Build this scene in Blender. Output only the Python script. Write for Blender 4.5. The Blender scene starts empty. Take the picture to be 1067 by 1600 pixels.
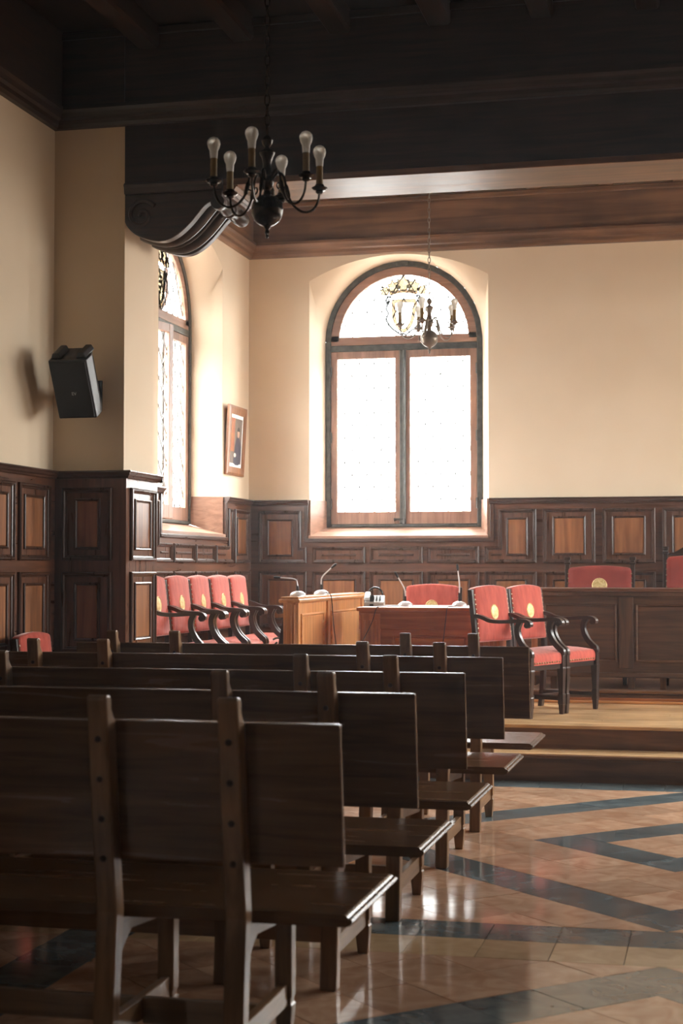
import bpy, bmesh, math, random
from mathutils import Vector, Matrix
random.seed(7)
SC = bpy.context.scene
COL = SC.collection
pi = math.pi

# ------------------------------------------------------------------ camera, world, light, exposure
cam_d = bpy.data.cameras.new('camera')
cam_d.sensor_fit = 'VERTICAL'; cam_d.sensor_height = 36.0; cam_d.sensor_width = 24.0
cam_d.lens = 2500.0 * 36.0 / 1600.0
cam_d.clip_start = 0.05; cam_d.clip_end = 200
cam_d.dof.use_dof = True; cam_d.dof.focus_distance = 10.5; cam_d.dof.aperture_fstop = 4.5
cam = bpy.data.objects.new('camera', cam_d); COL.objects.link(cam)
cam.location = (0, 0, 1.4)
cam.rotation_euler = (math.radians(90 + 2.0618), 0, math.radians(13.1946))
SC.camera = cam

WORLD_STRENGTH = 48.0                       # overcast sky: brightest overhead, darker paving below the horizon
HAZE = .0031
w = bpy.data.worlds.new('overcast_sky'); SC.world = w; w.use_nodes = True
bg = w.node_tree.nodes['Background']
_nt = w.node_tree; _tc = _nt.nodes.new('ShaderNodeTexCoord'); _sx = _nt.nodes.new('ShaderNodeSeparateXYZ'); _mr = _nt.nodes.new('ShaderNodeMapRange'); _cr = _nt.nodes.new('ShaderNodeValToRGB')
_mr.inputs[1].default_value = -1
_nt.links.new(_tc.outputs['Generated'], _sx.inputs[0]); _nt.links.new(_sx.outputs['Z'], _mr.inputs[0]); _nt.links.new(_mr.outputs[0], _cr.inputs[0]); _nt.links.new(_cr.outputs[0], bg.inputs[0])
_e = _cr.color_ramp.elements; _e[0].position = .488; _e[0].color = (.17, .165, .16, 1); _e[1].position = 1.0; _e[1].color = (.98, .99, 1.0, 1)
_m = _e.new(.505); _m.color = (.50, .495, .49, 1)
bg.inputs[1].default_value = WORLD_STRENGTH
SC.view_settings.view_transform = 'Standard'; SC.view_settings.look = 'None'
SC.view_settings.exposure = 0.4; SC.view_settings.gamma = 1.0
SC.view_settings.use_curve_mapping = False

# room constants
XL, XR, YB, YF = -4.3, 3.9, 14.5, -12.0
XC = -0.2                                   # axis of the hall
ZC = 5.0                                    # ceiling boards
ZP, ZP2 = 0.34, 0.44                        # platform, upper platform
YS1, YS2, YP2 = 10.67, 11.03, 12.88         # step fronts
WINS = [('back', -2.865), ('back', 2.465), ('left', 12.82), ('right', 11.52), ('right', 13.40), ('right', 8.98), ('left', -2.5)]

def portal(kind, c):
    l = bpy.data.lights.new('window_portal', 'AREA'); l.shape = 'RECTANGLE'; l.size = 1.5; l.size_y = 2.56
    l.cycles.is_portal = True
    o = bpy.data.objects.new('window_portal', l); COL.objects.link(o)
    if kind == 'back': o.location = (c, YB + .40, 3.06); o.rotation_euler = (-pi/2, 0, 0)
    if kind == 'left': o.location = (XL - .40, c, 3.06); o.rotation_euler = (-pi/2, 0, pi/2)
    if kind == 'right': o.location = (XR + .40, c, 3.06); o.rotation_euler = (-pi/2, 0, -pi/2)
for k_, c_ in WINS: portal(k_, c_)

# ------------------------------------------------------------------ helpers
class MB:
    def __init__(s): s.v = []; s.f = []
    def add(s, vs, fs):
        n = len(s.v); s.v += [tuple(p) for p in vs]; s.f += [tuple(i + n for i in f) for f in fs]; return s
    def box(s, x0, x1, y0, y1, z0, z1, M=None):
        vs = [Vector((x, y, z)) for z in (z0, z1) for y in (y0, y1) for x in (x0, x1)]
        if M: vs = [M @ p for p in vs]
        return s.add(vs, [(0, 2, 3, 1), (4, 5, 7, 6), (0, 1, 5, 4), (2, 6, 7, 3), (0, 4, 6, 2), (1, 3, 7, 5)])
    def prism(s, poly, a0, a1, axis='x', M=None):
        n = len(poly)
        def P(p, a):
            q = {'x': (a, p[0], p[1]), 'y': (p[0], a, p[1]), 'z': (p[0], p[1], a)}[axis]
            return M @ Vector(q) if M else q
        vs = [P(p, a0) for p in poly] + [P(p, a1) for p in poly]
        return s.add(vs, [tuple(range(n))[::-1], tuple(range(n, 2*n))] + [(i, (i+1) % n, n+(i+1) % n, n+i) for i in range(n)])
    def loft(s, loops, cap=True, closed=True):
        n = len(loops[0]); vs = [p for l in loops for p in l]; fs = []
        for k in range(len(loops) - 1):
            for i in range(n if closed else n - 1):
                j = (i + 1) % n; fs.append((k*n+i, k*n+j, (k+1)*n+j, (k+1)*n+i))
        if cap: fs += [tuple(range(n))[::-1], tuple(range((len(loops)-1)*n, len(loops)*n))]
        return s.add(vs, fs)
    def tube(s, pts, r, n=8, cap=True):
        pts = [Vector(p) for p in pts]; m = len(pts)
        rs = r if isinstance(r, (list, tuple)) else [r] * m
        up = None; loops = []
        for i in range(m):
            t = (pts[min(i+1, m-1)] - pts[max(i-1, 0)]).normalized()
            if up is None: up = t.orthogonal().normalized()
            up = (up - t * up.dot(t))
            up = up.normalized() if up.length > 1e-6 else t.orthogonal().normalized()
            b = t.cross(up)
            loops.append([pts[i] + (up * math.cos(2*pi*k/n) + b * math.sin(2*pi*k/n)) * rs[i] for k in range(n)])
        return s.loft(loops, cap)
    def lathe(s, prof, n=16, c=(0, 0, 0), M=None):
        loops = []
        for r, z in prof:
            l = [Vector((max(r, 1e-4)*math.cos(2*pi*k/n), max(r, 1e-4)*math.sin(2*pi*k/n), z)) for k in range(n)]
            loops.append([(M @ p if M else p) + Vector(c) for p in l])
        return s.loft(loops, True)
    def ring(s, poly, prof, P):
        """moulding with mitred corners: prof = (inset, height) list, P(u, v, h) -> xyz"""
        loops = [[P(q[0], q[1], h) for q in inset(poly, d)] for d, h in prof]
        return s.loft(loops, False)
    def build(s, name, mat, parent=None, smooth=False, bevel=0, seg=2, label=None, loc=None):
        me = bpy.data.meshes.new(name); me.from_pydata(s.v, [], s.f)
        bm = bmesh.new(); bm.from_mesh(me); bmesh.ops.recalc_face_normals(bm, faces=bm.faces); bm.to_mesh(me); bm.free()
        me.materials.append(mat)
        if smooth:
            me.shade_smooth(); me.set_sharp_from_angle(angle=math.radians(40))
        o = bpy.data.objects.new(name, me); COL.objects.link(o)
        if parent: o.parent = parent
        if loc: o.location = loc
        if bevel:
            b = o.modifiers.new('bevel', 'BEVEL'); b.width = bevel; b.segments = seg; b.limit_method = 'ANGLE'; b.angle_limit = math.radians(40)
        if label: o['label'] = label
        return o

def inset(poly, d):
    n = len(poly); A = sum(poly[i][0]*poly[(i+1) % n][1] - poly[(i+1) % n][0]*poly[i][1] for i in range(n))
    sg = 1 if A > 0 else -1; out = []
    for i in range(n):
        p0, p1, p2 = poly[i-1], poly[i], poly[(i+1) % n]
        e1 = Vector((p1[0]-p0[0], p1[1]-p0[1])).normalized(); e2 = Vector((p2[0]-p1[0], p2[1]-p1[1])).normalized()
        n1 = Vector((-e1.y, e1.x))*sg; n2 = Vector((-e2.y, e2.x))*sg
        k = 1 + n1.dot(n2); m = (n1 + n2) / max(k, .2)
        out.append((p1[0] + m.x*d, p1[1] + m.y*d))
    return out

def catmull(pts, k=6, closed=False):
    out = []; n = len(pts); P = [Vector(p) for p in pts]
    rng = range(n if closed else n - 1)
    for i in rng:
        p0 = P[i-1] if (closed or i > 0) else P[0]*2 - P[1]
        p1 = P[i]; p2 = P[(i+1) % n]
        p3 = P[(i+2) % n] if (closed or i + 2 < n) else P[n-1]*2 - P[n-2]
        for j in range(k):
            t = j / k
            out.append(.5*((2*p1) + (p2-p0)*t + (2*p0-5*p1+4*p2-p3)*t*t + (3*p1-p0-3*p2+p3)*t**3))
    if not closed: out.append(P[-1])
    return out

def ribbon(path, th):
    """outline polygon of a 2D path with thickness th (scalar or list)"""
    n = len(path); P = [Vector(p) for p in path]; L = []; R = []
    for i in range(n):
        t = (P[min(i+1, n-1)] - P[max(i-1, 0)]).normalized(); nn = Vector((-t.y, t.x))
        h = (th[i] if isinstance(th, (list, tuple)) else th) / 2
        L.append(tuple(P[i] + nn*h)); R.append(tuple(P[i] - nn*h))
    return L + R[::-1]

def clip(poly, conv):
    """Sutherland-Hodgman: poly clipped by convex CCW polygon conv"""
    out = list(poly); m = len(conv)
    for i in range(m):
        a = conv[i]; b = conv[(i+1) % m]
        side = lambda p: (b[0]-a[0])*(p[1]-a[1]) - (b[1]-a[1])*(p[0]-a[0])
        src, out = out, []
        for j in range(len(src)):
            p, q = src[j], src[(j+1) % len(src)]; sp, sq = side(p), side(q)
            if sp >= 0: out.append(p)
            if (sp > 0 > sq) or (sp < 0 < sq):
                t = sp / (sp - sq); out.append((p[0]+(q[0]-p[0])*t, p[1]+(q[1]-p[1])*t))
        if len(out) < 3: return []
    return out

def area(p): return abs(sum(p[i][0]*p[(i+1) % len(p)][1] - p[(i+1) % len(p)][0]*p[i][1] for i in range(len(p)))) / 2
def rect(u0, u1, v0, v1): return [(u0, v0), (u1, v0), (u1, v1), (u0, v1)]

def tag(o, label, cat, group=None, kind=None):
    o['label'] = label; o['category'] = cat
    if group: o['group'] = group
    if kind: o['kind'] = kind
    return o
def thing(name, label, cat, loc=(0, 0, 0), rz=0, group=None, kind=None):
    o = bpy.data.objects.new(name, None); COL.objects.link(o); o.empty_display_size = .1
    o.location = loc; o.rotation_euler = (0, 0, rz)
    return tag(o, label, cat, group, kind)
def dup(root, loc, rz, label, group=None):
    def cp(o, par):
        c = o.copy(); COL.objects.link(c)
        if par: c.parent = par
        for ch in kids.get(o.name, []): cp(ch, c)
        return c
    kids = {}
    for o in list(COL.objects):
        if o.parent: kids.setdefault(o.parent.name, []).append(o)
    r = cp(root, None); r.location = loc; r.rotation_euler = (0, 0, rz); r['label'] = label
    if group: r['group'] = group
    return r

# ------------------------------------------------------------------ materials
def srgb(r, g, b):
    f = lambda c: (c/255/12.92) if c/255 <= .04045 else ((c/255+.055)/1.055)**2.4
    return (f(r), f(g), f(b), 1)
def new_mat(name):
    m = bpy.data.materials.new(name); m.use_nodes = True
    nt = m.node_tree; return m, nt, nt.nodes['Principled BSDF']
def N(nt, t, **kw):
    n = nt.nodes.new(t)
    for k, v in kw.items(): setattr(n, k, v)
    return n
_cache = {}
def wood(name, c1, c2, axis='z', rough=.42, scale=1.0, bump=.035, spec=.5, rvar=1.0):
    key = (name, axis)
    if key in _cache: return _cache[key]
    m, nt, p = new_mat(name + '_' + axis); L = nt.links.new
    tc = N(nt, 'ShaderNodeTexCoord'); oi = N(nt, 'ShaderNodeObjectInfo')
    mul = N(nt, 'ShaderNodeMath', operation='MULTIPLY'); mul.inputs[1].default_value = 17.0; L(oi.outputs['Random'], mul.inputs[0])
    add = N(nt, 'ShaderNodeVectorMath', operation='ADD'); L(tc.outputs['Object'], add.inputs[0]); L(mul.outputs[0], add.inputs[1])
    mp = N(nt, 'ShaderNodeMapping'); L(add.outputs[0], mp.inputs[0])
    s = [16.0*scale]*3; s['xyz'.index(axis)] = 1.1*scale; mp.inputs['Scale'].default_value = s
    n1 = N(nt, 'ShaderNodeTexNoise'); n1.inputs['Scale'].default_value = 1.6; n1.inputs['Detail'].default_value = 6; n1.inputs['Distortion'].default_value = .8
    L(mp.outputs[0], n1.inputs['Vector'])
    cr = N(nt, 'ShaderNodeValToRGB'); cr.color_ramp.elements[0].position = .32; cr.color_ramp.elements[1].position = .70
    cr.color_ramp.elements[0].color = c1; cr.color_ramp.elements[1].color = c2; L(n1.outputs['Fac'], cr.inputs[0])
    n2 = N(nt, 'ShaderNodeTexNoise'); n2.inputs['Scale'].default_value = 2.2; n2.inputs['Detail'].default_value = 3; L(add.outputs[0], n2.inputs['Vector'])
    mr = N(nt, 'ShaderNodeMapRange'); mr.inputs[1].default_value = .3; mr.inputs[2].default_value = .7; mr.inputs[3].default_value = .72; mr.inputs[4].default_value = 1.2
    L(n2.outputs['Fac'], mr.inputs[0])
    hv = N(nt, 'ShaderNodeHueSaturation'); L(cr.outputs[0], hv.inputs['Color']); L(mr.outputs[0], hv.inputs['Value'])
    L(hv.outputs[0], p.inputs['Base Color'])
    rr = N(nt, 'ShaderNodeMapRange'); rr.inputs[3].default_value = rough - .04*rvar; rr.inputs[4].default_value = rough + .08*rvar; L(n1.outputs['Fac'], rr.inputs[0]); L(rr.outputs[0], p.inputs['Roughness'])
    bp = N(nt, 'ShaderNodeBump'); bp.inputs['Strength'].default_value = bump; bp.inputs['Distance'].default_value = .004; L(n1.outputs['Fac'], bp.inputs['Height']); L(bp.outputs[0], p.inputs['Normal'])
    p.inputs['Specular IOR Level'].default_value = spec
    _cache[key] = m; return m
def noisy(name, c1, c2, scale=6, rough=.8, bump=.05, metallic=0, spec=.4, detail=4, sheen=0, dist=.01, stretch=None):
    if name in _cache: return _cache[name]
    m, nt, p = new_mat(name); L = nt.links.new
    tc = N(nt, 'ShaderNodeTexCoord'); n1 = N(nt, 'ShaderNodeTexNoise'); n1.inputs['Scale'].default_value = scale; n1.inputs['Detail'].default_value = detail
    if stretch:
        mp = N(nt, 'ShaderNodeMapping'); mp.inputs['Scale'].default_value = stretch; L(tc.outputs['Object'], mp.inputs[0]); L(mp.outputs[0], n1.inputs['Vector'])
    else: L(tc.outputs['Object'], n1.inputs['Vector'])
    cr = N(nt, 'ShaderNodeValToRGB'); cr.color_ramp.elements[0].position = .3; cr.color_ramp.elements[1].position = .7
    cr.color_ramp.elements[0].color = c1; cr.color_ramp.elements[1].color = c2; L(n1.outputs['Fac'], cr.inputs[0]); L(cr.outputs[0], p.inputs['Base Color'])
    p.inputs['Roughness'].default_value = rough; p.inputs['Metallic'].default_value = metallic; p.inputs['Specular IOR Level'].default_value = spec
    if sheen:
        p.inputs['Sheen Weight'].default_value = sheen; p.inputs['Sheen Roughness'].default_value = .35; p.inputs['Sheen Tint'].default_value = (1, .75, .7, 1)
    if bump:
        bp = N(nt, 'ShaderNodeBump'); bp.inputs['Strength'].default_value = bump; bp.inputs['Distance'].default_value = dist; L(n1.outputs['Fac'], bp.inputs['Height']); L(bp.outputs[0], p.inputs['Normal'])
    _cache[name] = m; return m
def pane_mat(name, tint, gloss=.06):
    if name in _cache: return _cache[name]
    m, nt, p = new_mat(name); L = nt.links.new; nt.nodes.remove(p)
    t = N(nt, 'ShaderNodeBsdfTransparent'); t.inputs[0].default_value = tint
    g = N(nt, 'ShaderNodeBsdfGlossy'); g.inputs['Roughness'].default_value = .12
    mx = N(nt, 'ShaderNodeMixShader'); mx.inputs[0].default_value = gloss
    L(t.outputs[0], mx.inputs[1]); L(g.outputs[0], mx.inputs[2]); L(mx.outputs[0], nt.nodes['Material Output'].inputs[0])
    _cache[name] = m; return m
def tile_mat(name, c1, c2, rough):
    m, nt, p = new_mat(name); L = nt.links.new
    tc = N(nt, 'ShaderNodeTexCoord'); oi = N(nt, 'ShaderNodeObjectInfo'); ge = N(nt, 'ShaderNodeNewGeometry')
    a = N(nt, 'ShaderNodeMath', operation='ADD'); L(oi.outputs['Random'], a.inputs[0]); L(ge.outputs['Random Per Island'], a.inputs[1])
    fr = N(nt, 'ShaderNodeMath', operation='FRACT'); L(a.outputs[0], fr.inputs[0])
    mul = N(nt, 'ShaderNodeMath', operation='MULTIPLY'); mul.inputs[1].default_value = 31; L(fr.outputs[0], mul.inputs[0])
    av = N(nt, 'ShaderNodeVectorMath', operation='ADD'); L(ge.outputs['Position'], av.inputs[0]); L(mul.outputs[0], av.inputs[1])
    n1 = N(nt, 'ShaderNodeTexNoise'); n1.inputs['Scale'].default_value = 7; n1.inputs['Detail'].default_value = 7; n1.inputs['Distortion'].default_value = 1.2; L(av.outputs[0], n1.inputs['Vector'])
    cr = N(nt, 'ShaderNodeValToRGB'); cr.color_ramp.elements[0].position = .33; cr.color_ramp.elements[1].position = .68
    cr.color_ramp.elements[0].color = c1; cr.color_ramp.elements[1].color = c2; L(n1.outputs['Fac'], cr.inputs[0])
    mr = N(nt, 'ShaderNodeMapRange'); mr.inputs[3].default_value = .82; mr.inputs[4].default_value = 1.16; L(fr.outputs[0], mr.inputs[0])
    hv = N(nt, 'ShaderNodeHueSaturation'); L(cr.outputs[0], hv.inputs['Color']); L(mr.outputs[0], hv.inputs['Value']); L(hv.outputs[0], p.inputs['Base Color'])
    n3 = N(nt, 'ShaderNodeTexNoise'); n3.inputs['Scale'].default_value = 2.5; n3.inputs['Detail'].default_value = 4; L(ge.outputs['Position'], n3.inputs['Vector'])
    rr = N(nt, 'ShaderNodeMapRange'); rr.inputs[3].default_value = rough - .05; rr.inputs[4].default_value = rough + .1; L(n3.outputs['Fac'], rr.inputs[0]); L(rr.outputs[0], p.inputs['Roughness'])
    bp = N(nt, 'ShaderNodeBump'); bp.inputs['Strength'].default_value = .03; bp.inputs['Distance'].default_value = .003; L(n1.outputs['Fac'], bp.inputs['Height']); L(bp.outputs[0], p.inputs['Normal'])
    p.inputs['Specular IOR Level'].default_value = .9
    return m

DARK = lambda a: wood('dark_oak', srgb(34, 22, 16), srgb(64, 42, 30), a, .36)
PANEL = lambda a: wood('panel_oak', srgb(116, 72, 44), srgb(160, 104, 64), a, .36, .8)
FRAMEW = lambda a: wood('wainscot_oak', srgb(76, 49, 36), srgb(116, 75, 54), a, .27)
MOULD = lambda a: wood('moulding_oak', srgb(52, 35, 27), srgb(86, 58, 44), a, .27)
BENCH = lambda a: wood('bench_oak', srgb(80, 56, 36), srgb(120, 87, 57), a, .27, bump=.0, rvar=.1)
POST = lambda a: wood('post_oak', srgb(112, 84, 56), srgb(156, 120, 84), a, .30, bump=.0, rvar=.1)
DESKW = lambda a: wood('desk_oak', srgb(62, 41, 28), srgb(100, 68, 46), a, .34)
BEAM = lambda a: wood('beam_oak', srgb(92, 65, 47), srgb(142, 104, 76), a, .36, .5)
HONEY = lambda a: wood('honey_oak', srgb(190, 126, 72), srgb(226, 166, 108), a, .34)
REDW = lambda a: wood('red_oak', srgb(146, 82, 46), srgb(190, 120, 72), a, .34)
SASH = lambda a: wood('sash_pine', srgb(136, 98, 78), srgb(174, 132, 108), a, .42)
STEP = lambda a: wood('step_oak', srgb(84, 56, 37), srgb(128, 88, 58), a, .36, .8)
BOARD = lambda a: wood('floor_board_oak', srgb(204, 158, 110), srgb(236, 198, 150), a, .2, .8)
CHAIRW = lambda a: wood('chair_walnut', srgb(34, 22, 17), srgb(62, 42, 32), a, .28, 1.4)
PLASTER = noisy('cream_plaster', srgb(228, 207, 178), srgb(237, 218, 191), 1.3, .85, .04, detail=8)
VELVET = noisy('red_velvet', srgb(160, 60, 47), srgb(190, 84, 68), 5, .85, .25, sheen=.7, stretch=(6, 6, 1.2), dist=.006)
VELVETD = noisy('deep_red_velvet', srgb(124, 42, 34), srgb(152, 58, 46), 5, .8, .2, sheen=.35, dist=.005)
GOLD = noisy('gold_thread', srgb(200, 164, 96), srgb(238, 214, 160), 60, .5, .6, .25, dist=.003)
NAIL = noisy('nail_brass', srgb(150, 130, 100), srgb(190, 170, 140), 20, .3, 0, 1)
PALEBR = noisy('glare_washed_bronze', srgb(112, 102, 92), srgb(150, 138, 124), 9, .3, .05, .5)  # bronze paled in colour to carry the window glare over the far lamp
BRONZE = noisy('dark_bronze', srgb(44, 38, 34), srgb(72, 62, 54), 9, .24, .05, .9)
CANDLE = noisy('candle_sleeve', srgb(120, 96, 54), srgb(160, 132, 80), 12, .6, .1)
BULB = noisy('frosted_bulb', srgb(244, 240, 230), srgb(250, 246, 238), 4, .2, 0)
_p = BULB.node_tree.nodes['Principled BSDF']; _p.inputs['Transmission Weight'].default_value = .45; _p.inputs['Roughness'].default_value = .55
BLACKP = noisy('black_plastic', srgb(18, 18, 19), srgb(28, 28, 30), 30, .38, .03)
GRILLE = noisy('speaker_grille', srgb(10, 10, 11), srgb(20, 20, 21), 220, .6, .3, dist=.002)
GREYP = noisy('grey_plastic', srgb(170, 170, 166), srgb(190, 190, 186), 20, .4, 0)
SILVER = noisy('silver_metal', srgb(226, 226, 228), srgb(242, 242, 244), 12, .25, 0, .3)
IRON = noisy('painted_iron', srgb(62, 62, 58), srgb(92, 90, 82), 20, .45, .1, .5)
LEAD = noisy('lead_came_metal', srgb(70, 68, 66), srgb(96, 94, 92), 40, .5, 0, .6)
GROUT = noisy('grout', srgb(120, 110, 98), srgb(150, 138, 122), 30, .9, .1)
PAPER = noisy('white_mount', srgb(236, 232, 222), srgb(244, 240, 232), 10, .7, 0)
FRAMEBR = wood('picture_frame_wood', srgb(120, 76, 46), srgb(160, 108, 70), 'z', .4)
GLASS = pane_mat('clear_pane', (.97, .98, .97, 1))
AMBER = pane_mat('amber_pane', (.21, .165, .12, 1), .02)
PALEAMBER = pane_mat('pale_amber_pane', (.245, .21, .16, 1), .02)
BROWNGLASS = pane_mat('brown_pane', (.17, .135, .12, 1), .03)
DIMGLASS = pane_mat('dimmed_pane', (.6, .59, .57, 1))  # tint weakens the daylight coming through two unseen windows
MOSS = pane_mat('moss_pane', (.18, .18, .13, 1), .03)
GREYGLASS = pane_mat('grey_pane', (.145, .145, .15, 1), .03)
SLATE = tile_mat('slate_tile', srgb(84, 97, 101), srgb(122, 135, 138), .09)
TERRA = tile_mat('terracotta_tile', srgb(202, 154, 122), srgb(234, 194, 162), .09)
TANT = tile_mat('tan_tile', srgb(200, 166, 126), srgb(224, 192, 152), .1)

# ------------------------------------------------------------------ floor with tiles
fl = MB().box(XL - .3, XR + .3, YF - .3, YB + .3, -.25, -.004).build('floor', GROUT)
MB().box(XL, XR, YF, -1.0, -.004, 0).build('paving', TERRA, fl)
tag(fl, 'tiled floor of terracotta and slate diamonds under the benches', 'floor', kind='structure')
tiles = []                                  # (poly, material)
G = [0, .366, .738, 1.17, 1.6, 2.0, 2.4, 2.8, 3.2, 3.6, 4.0]; G = [-g for g in G[:0:-1]] + G
room = rect(XL, XR, -1.0, YS1 + .02)
def put(poly, m):
    q = clip(poly, room)
    if q and area(q) > .0008: tiles.append((q, m))
for xc in (XC - 4.27, XC, XC + 4.27):
    for yc in (8.36, 3.81, -.74):
        sq = rect(xc - 2.0, xc + 2.0, yc - 2.0, yc + 1.985)
        for i in range(len(G) - 1):
            for j in range(len(G) - 1):
                u0, u1, v0, v1 = G[i], G[i+1], G[j], G[j+1]
                pts = [(xc + (u - v)/2, yc + (u + v)/2) for u, v in ((u0, v0), (u1, v0), (u1, v1), (u0, v1))]
                q = clip(pts, sq)
                if not q: continue
                k = max(abs(u0+u1), abs(v0+v1))/2
                put(q, SLATE if (.366 < k < .738 or 1.6 < k < 2.0) else TERRA)
        for n in range(15):                 # border rows between the diamonds
            x0 = xc - 2.0 + n*.2667
            put(rect(x0, x0 + .2667, yc - 2.277, yc - 2.0), SLATE); put(rect(x0, x0 + .2667, yc - 2.565, yc - 2.277), TANT)
            if yc > 8: put(rect(x0, x0 + .2667, yc + 1.985, yc + 2.33), SLATE)
    for n in range(44):                     # border columns
        put(rect(xc + 2.0, xc + 2.27, YS1 - n*.2667 - .2667, YS1 - n*.2667), SLATE)
def tile_rank(t):
    cx = sum(p[0] for p in t[0])/len(t[0]); cy = sum(p[1] for p in t[0])/len(t[0])
    ax = abs(cx + .65) - .75
    return (cy if 4.3 < cy else 40) + max(0, ax)*9
tiles.sort(key=tile_rank)
rest = {}
for k, (q, m) in enumerate(tiles):
    q2 = inset(q, .0016)
    if area(q2) > area(q): continue
    if k < 290:
        c = (sum(p[0] for p in q)/len(q), sum(p[1] for p in q)/len(q))
        o = MB().prism([(p[0]-c[0], p[1]-c[1]) for p in q2], -.02, 0, 'z').build('tile', m, fl, loc=(c[0], c[1], random.uniform(-.0005, .0005)))
        o.rotation_euler = (random.gauss(0, .0012), random.gauss(0, .0012), 0)
    else: rest.setdefault(m.name, (MB(), m))[0].prism(q2, -.02, 0, 'z')
for mb, m in rest.values():
    o = mb.build('tiles', m, fl); o['kind'] = 'stuff'

# ------------------------------------------------------------------ platform (stepped stage)
pf = MB().box(XL, XR, YS2 + .02, YB, 0, ZP - .02).build('floor.001', STEP('x'))
tag(pf, 'raised wooden stage with two dark steps before the benches', 'stage', kind='structure')
MB().box(XL, XR, YS1, YS1 + .03, 0, .15).build('riser', STEP('x'), pf)
MB().box(XL, XR, YS1 - .022, YS2 + .03, .15, .175).build('tread', STEP('x'), pf, bevel=.008)
MB().box(XL, XR, YS2, YS2 + .03, .175, ZP - .025).build('riser', STEP('x'), pf)
MB().box(XL, XR, YS2 - .02, YS2 + .09, ZP - .025, ZP).build('nosing', BOARD('x'), pf, bevel=.008)
MB().box(XL, XR, YS1 + .012, YS2 - .001, .175, .178).build('tread_board', BOARD('x'), pf)
mb = MB(); y = YS2 + .091
while y < YB - .1:
    x = XL - random.random()*.8
    while x < XR:
        L = random.uniform(.8, 1.5); a = max(x, XL) + .0008; b = min(x + L, XR) - .0008
        if b > a: mb.box(a, b, y + .0008, y + .0842, ZP - .02, ZP + random.uniform(-.0006, 0))
        x += L
    y += .085
o = mb.build('floorboards', BOARD('x'), pf); o['kind'] = 'stuff'
p2 = MB().box(-1.75, 1.35, YP2 + .03, YB - .05, ZP, ZP2 - .02).build('floor.002', STEP('x'))
tag(p2, 'low upper stage carrying the long dark desk', 'stage', kind='structure')
MB().box(-1.75, 1.35, YP2 + .012, YP2 + .03, ZP + .001, ZP2 - .03).build('riser', STEP('x'), p2)
MB().box(-1.76, 1.36, YP2 - .012, YB - .05, ZP2 - .02, ZP2).build('tread', STEP('x'), p2, bevel=.007)
MB().box(-1.76, 1.36, YP2 - .03, YP2 + .012, ZP + .001, ZP + .022).build('moulding', HONEY('x'), p2, bevel=.006)
MB().box(-1.76, 1.36, YP2 - .008, YP2 + .012, ZP + .022, ZP + .045).build('moulding', REDW('x'), p2, bevel=.005)

# ------------------------------------------------------------------ walls
HW, Z0, ZSP, RW = .753, 1.80, 3.565, .753    # window frame
def outer_outline(n=14):
    zc = 4.11; rise = .22; hw = .845; R = (hw*hw + rise*rise)/(2*rise); c = zc + rise - R; a = math.asin(hw/R)
    return [(-hw, 1.713)] + [(-hw, 1.713 + (zc - 1.713)*k/4) for k in range(1, 4)] + [(R*math.sin(-a + 2*a*k/n), c + R*math.cos(-a + 2*a*k/n)) for k in range(n+1)] + [(hw, 1.713 + (zc - 1.713)*k/4) for k in (3, 2, 1)] + [(hw, 1.713)]
def inner_outline(n=14):
    return [(-HW, Z0)] + [(-HW, Z0 + (ZSP - Z0)*k/4) for k in range(1, 4)] + [(-RW*math.cos(pi*k/n), ZSP + RW*math.sin(pi*k/n)) for k in range(n+1)] + [(HW, Z0 + (ZSP - Z0)*k/4) for k in (3, 2, 1)] + [(HW, Z0)]
def sheet(name, a0, a1, z0, z1, centers, P, mat, parent=None):
    bm = bmesh.new(); ed = []
    for loop in [rect(a0, a1, z0, z1)] + [[(c + u, z) for u, z in outer_outline()] for c in centers]:
        vs = [bm.verts.new(P(u, z)) for u, z in loop]
        ed += [bm.edges.new((vs[i], vs[(i+1) % len(vs)])) for i in range(len(vs))]
    bmesh.ops.triangle_fill(bm, use_beauty=True, edges=ed)
    me = bpy.data.meshes.new(name); bm.to_mesh(me); bm.free(); me.materials.append(mat)
    o = bpy.data.objects.new(name, me); COL.objects.link(o)
    if parent: o.parent = parent
    return o
wb = sheet('wall_back', XL - .3, XR + .3, -.2, ZC + .2, [c for k, c in WINS if k == 'back'], lambda u, z: (u, YB, z), PLASTER)
tag(wb, 'cream plastered far wall with tall arched window', 'wall', kind='structure')
wl = sheet('wall_left', YF - .3, YB + .3, -.2, ZC + .2, [c for k, c in WINS if k == 'left'], lambda u, z: (XL, u, z), PLASTER)
tag(wl, 'cream plastered left wall with pillar and deep window', 'wall', kind='structure')
wr = sheet('wall_right', YF - .3, YB + .3, -.2, ZC + .2, [c for k, c in WINS if k == 'right'], lambda u, z: (XR, u, z), PLASTER)
tag(wr, 'cream plastered right wall with windows, out of frame', 'wall', kind='structure')
wf = MB().box(XL - .3, XR + .3, YF - .2, YF, -.2, ZC + .2).build('wall_front', DARK('z'))  # unseen end wall, set dark and distant to reduce bounced light
tag(wf, 'unseen wall far behind the camera, made dark to cut bounced light', 'wall', kind='structure')
YP, YPE, PJ = 9.92, 10.49, .5                # pillars
tag(MB().box(XL, XL + PJ, YP, YPE, 0, ZC).build('pillar', PLASTER), 'cream plastered pillar standing out from the left wall', 'pillar', kind='structure')
tag(MB().box(XR - PJ, XR, YP, YPE, 0, ZC).build('pillar', PLASTER), 'cream plastered pillar on the right wall, out of frame', 'pillar', kind='structure')

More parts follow.
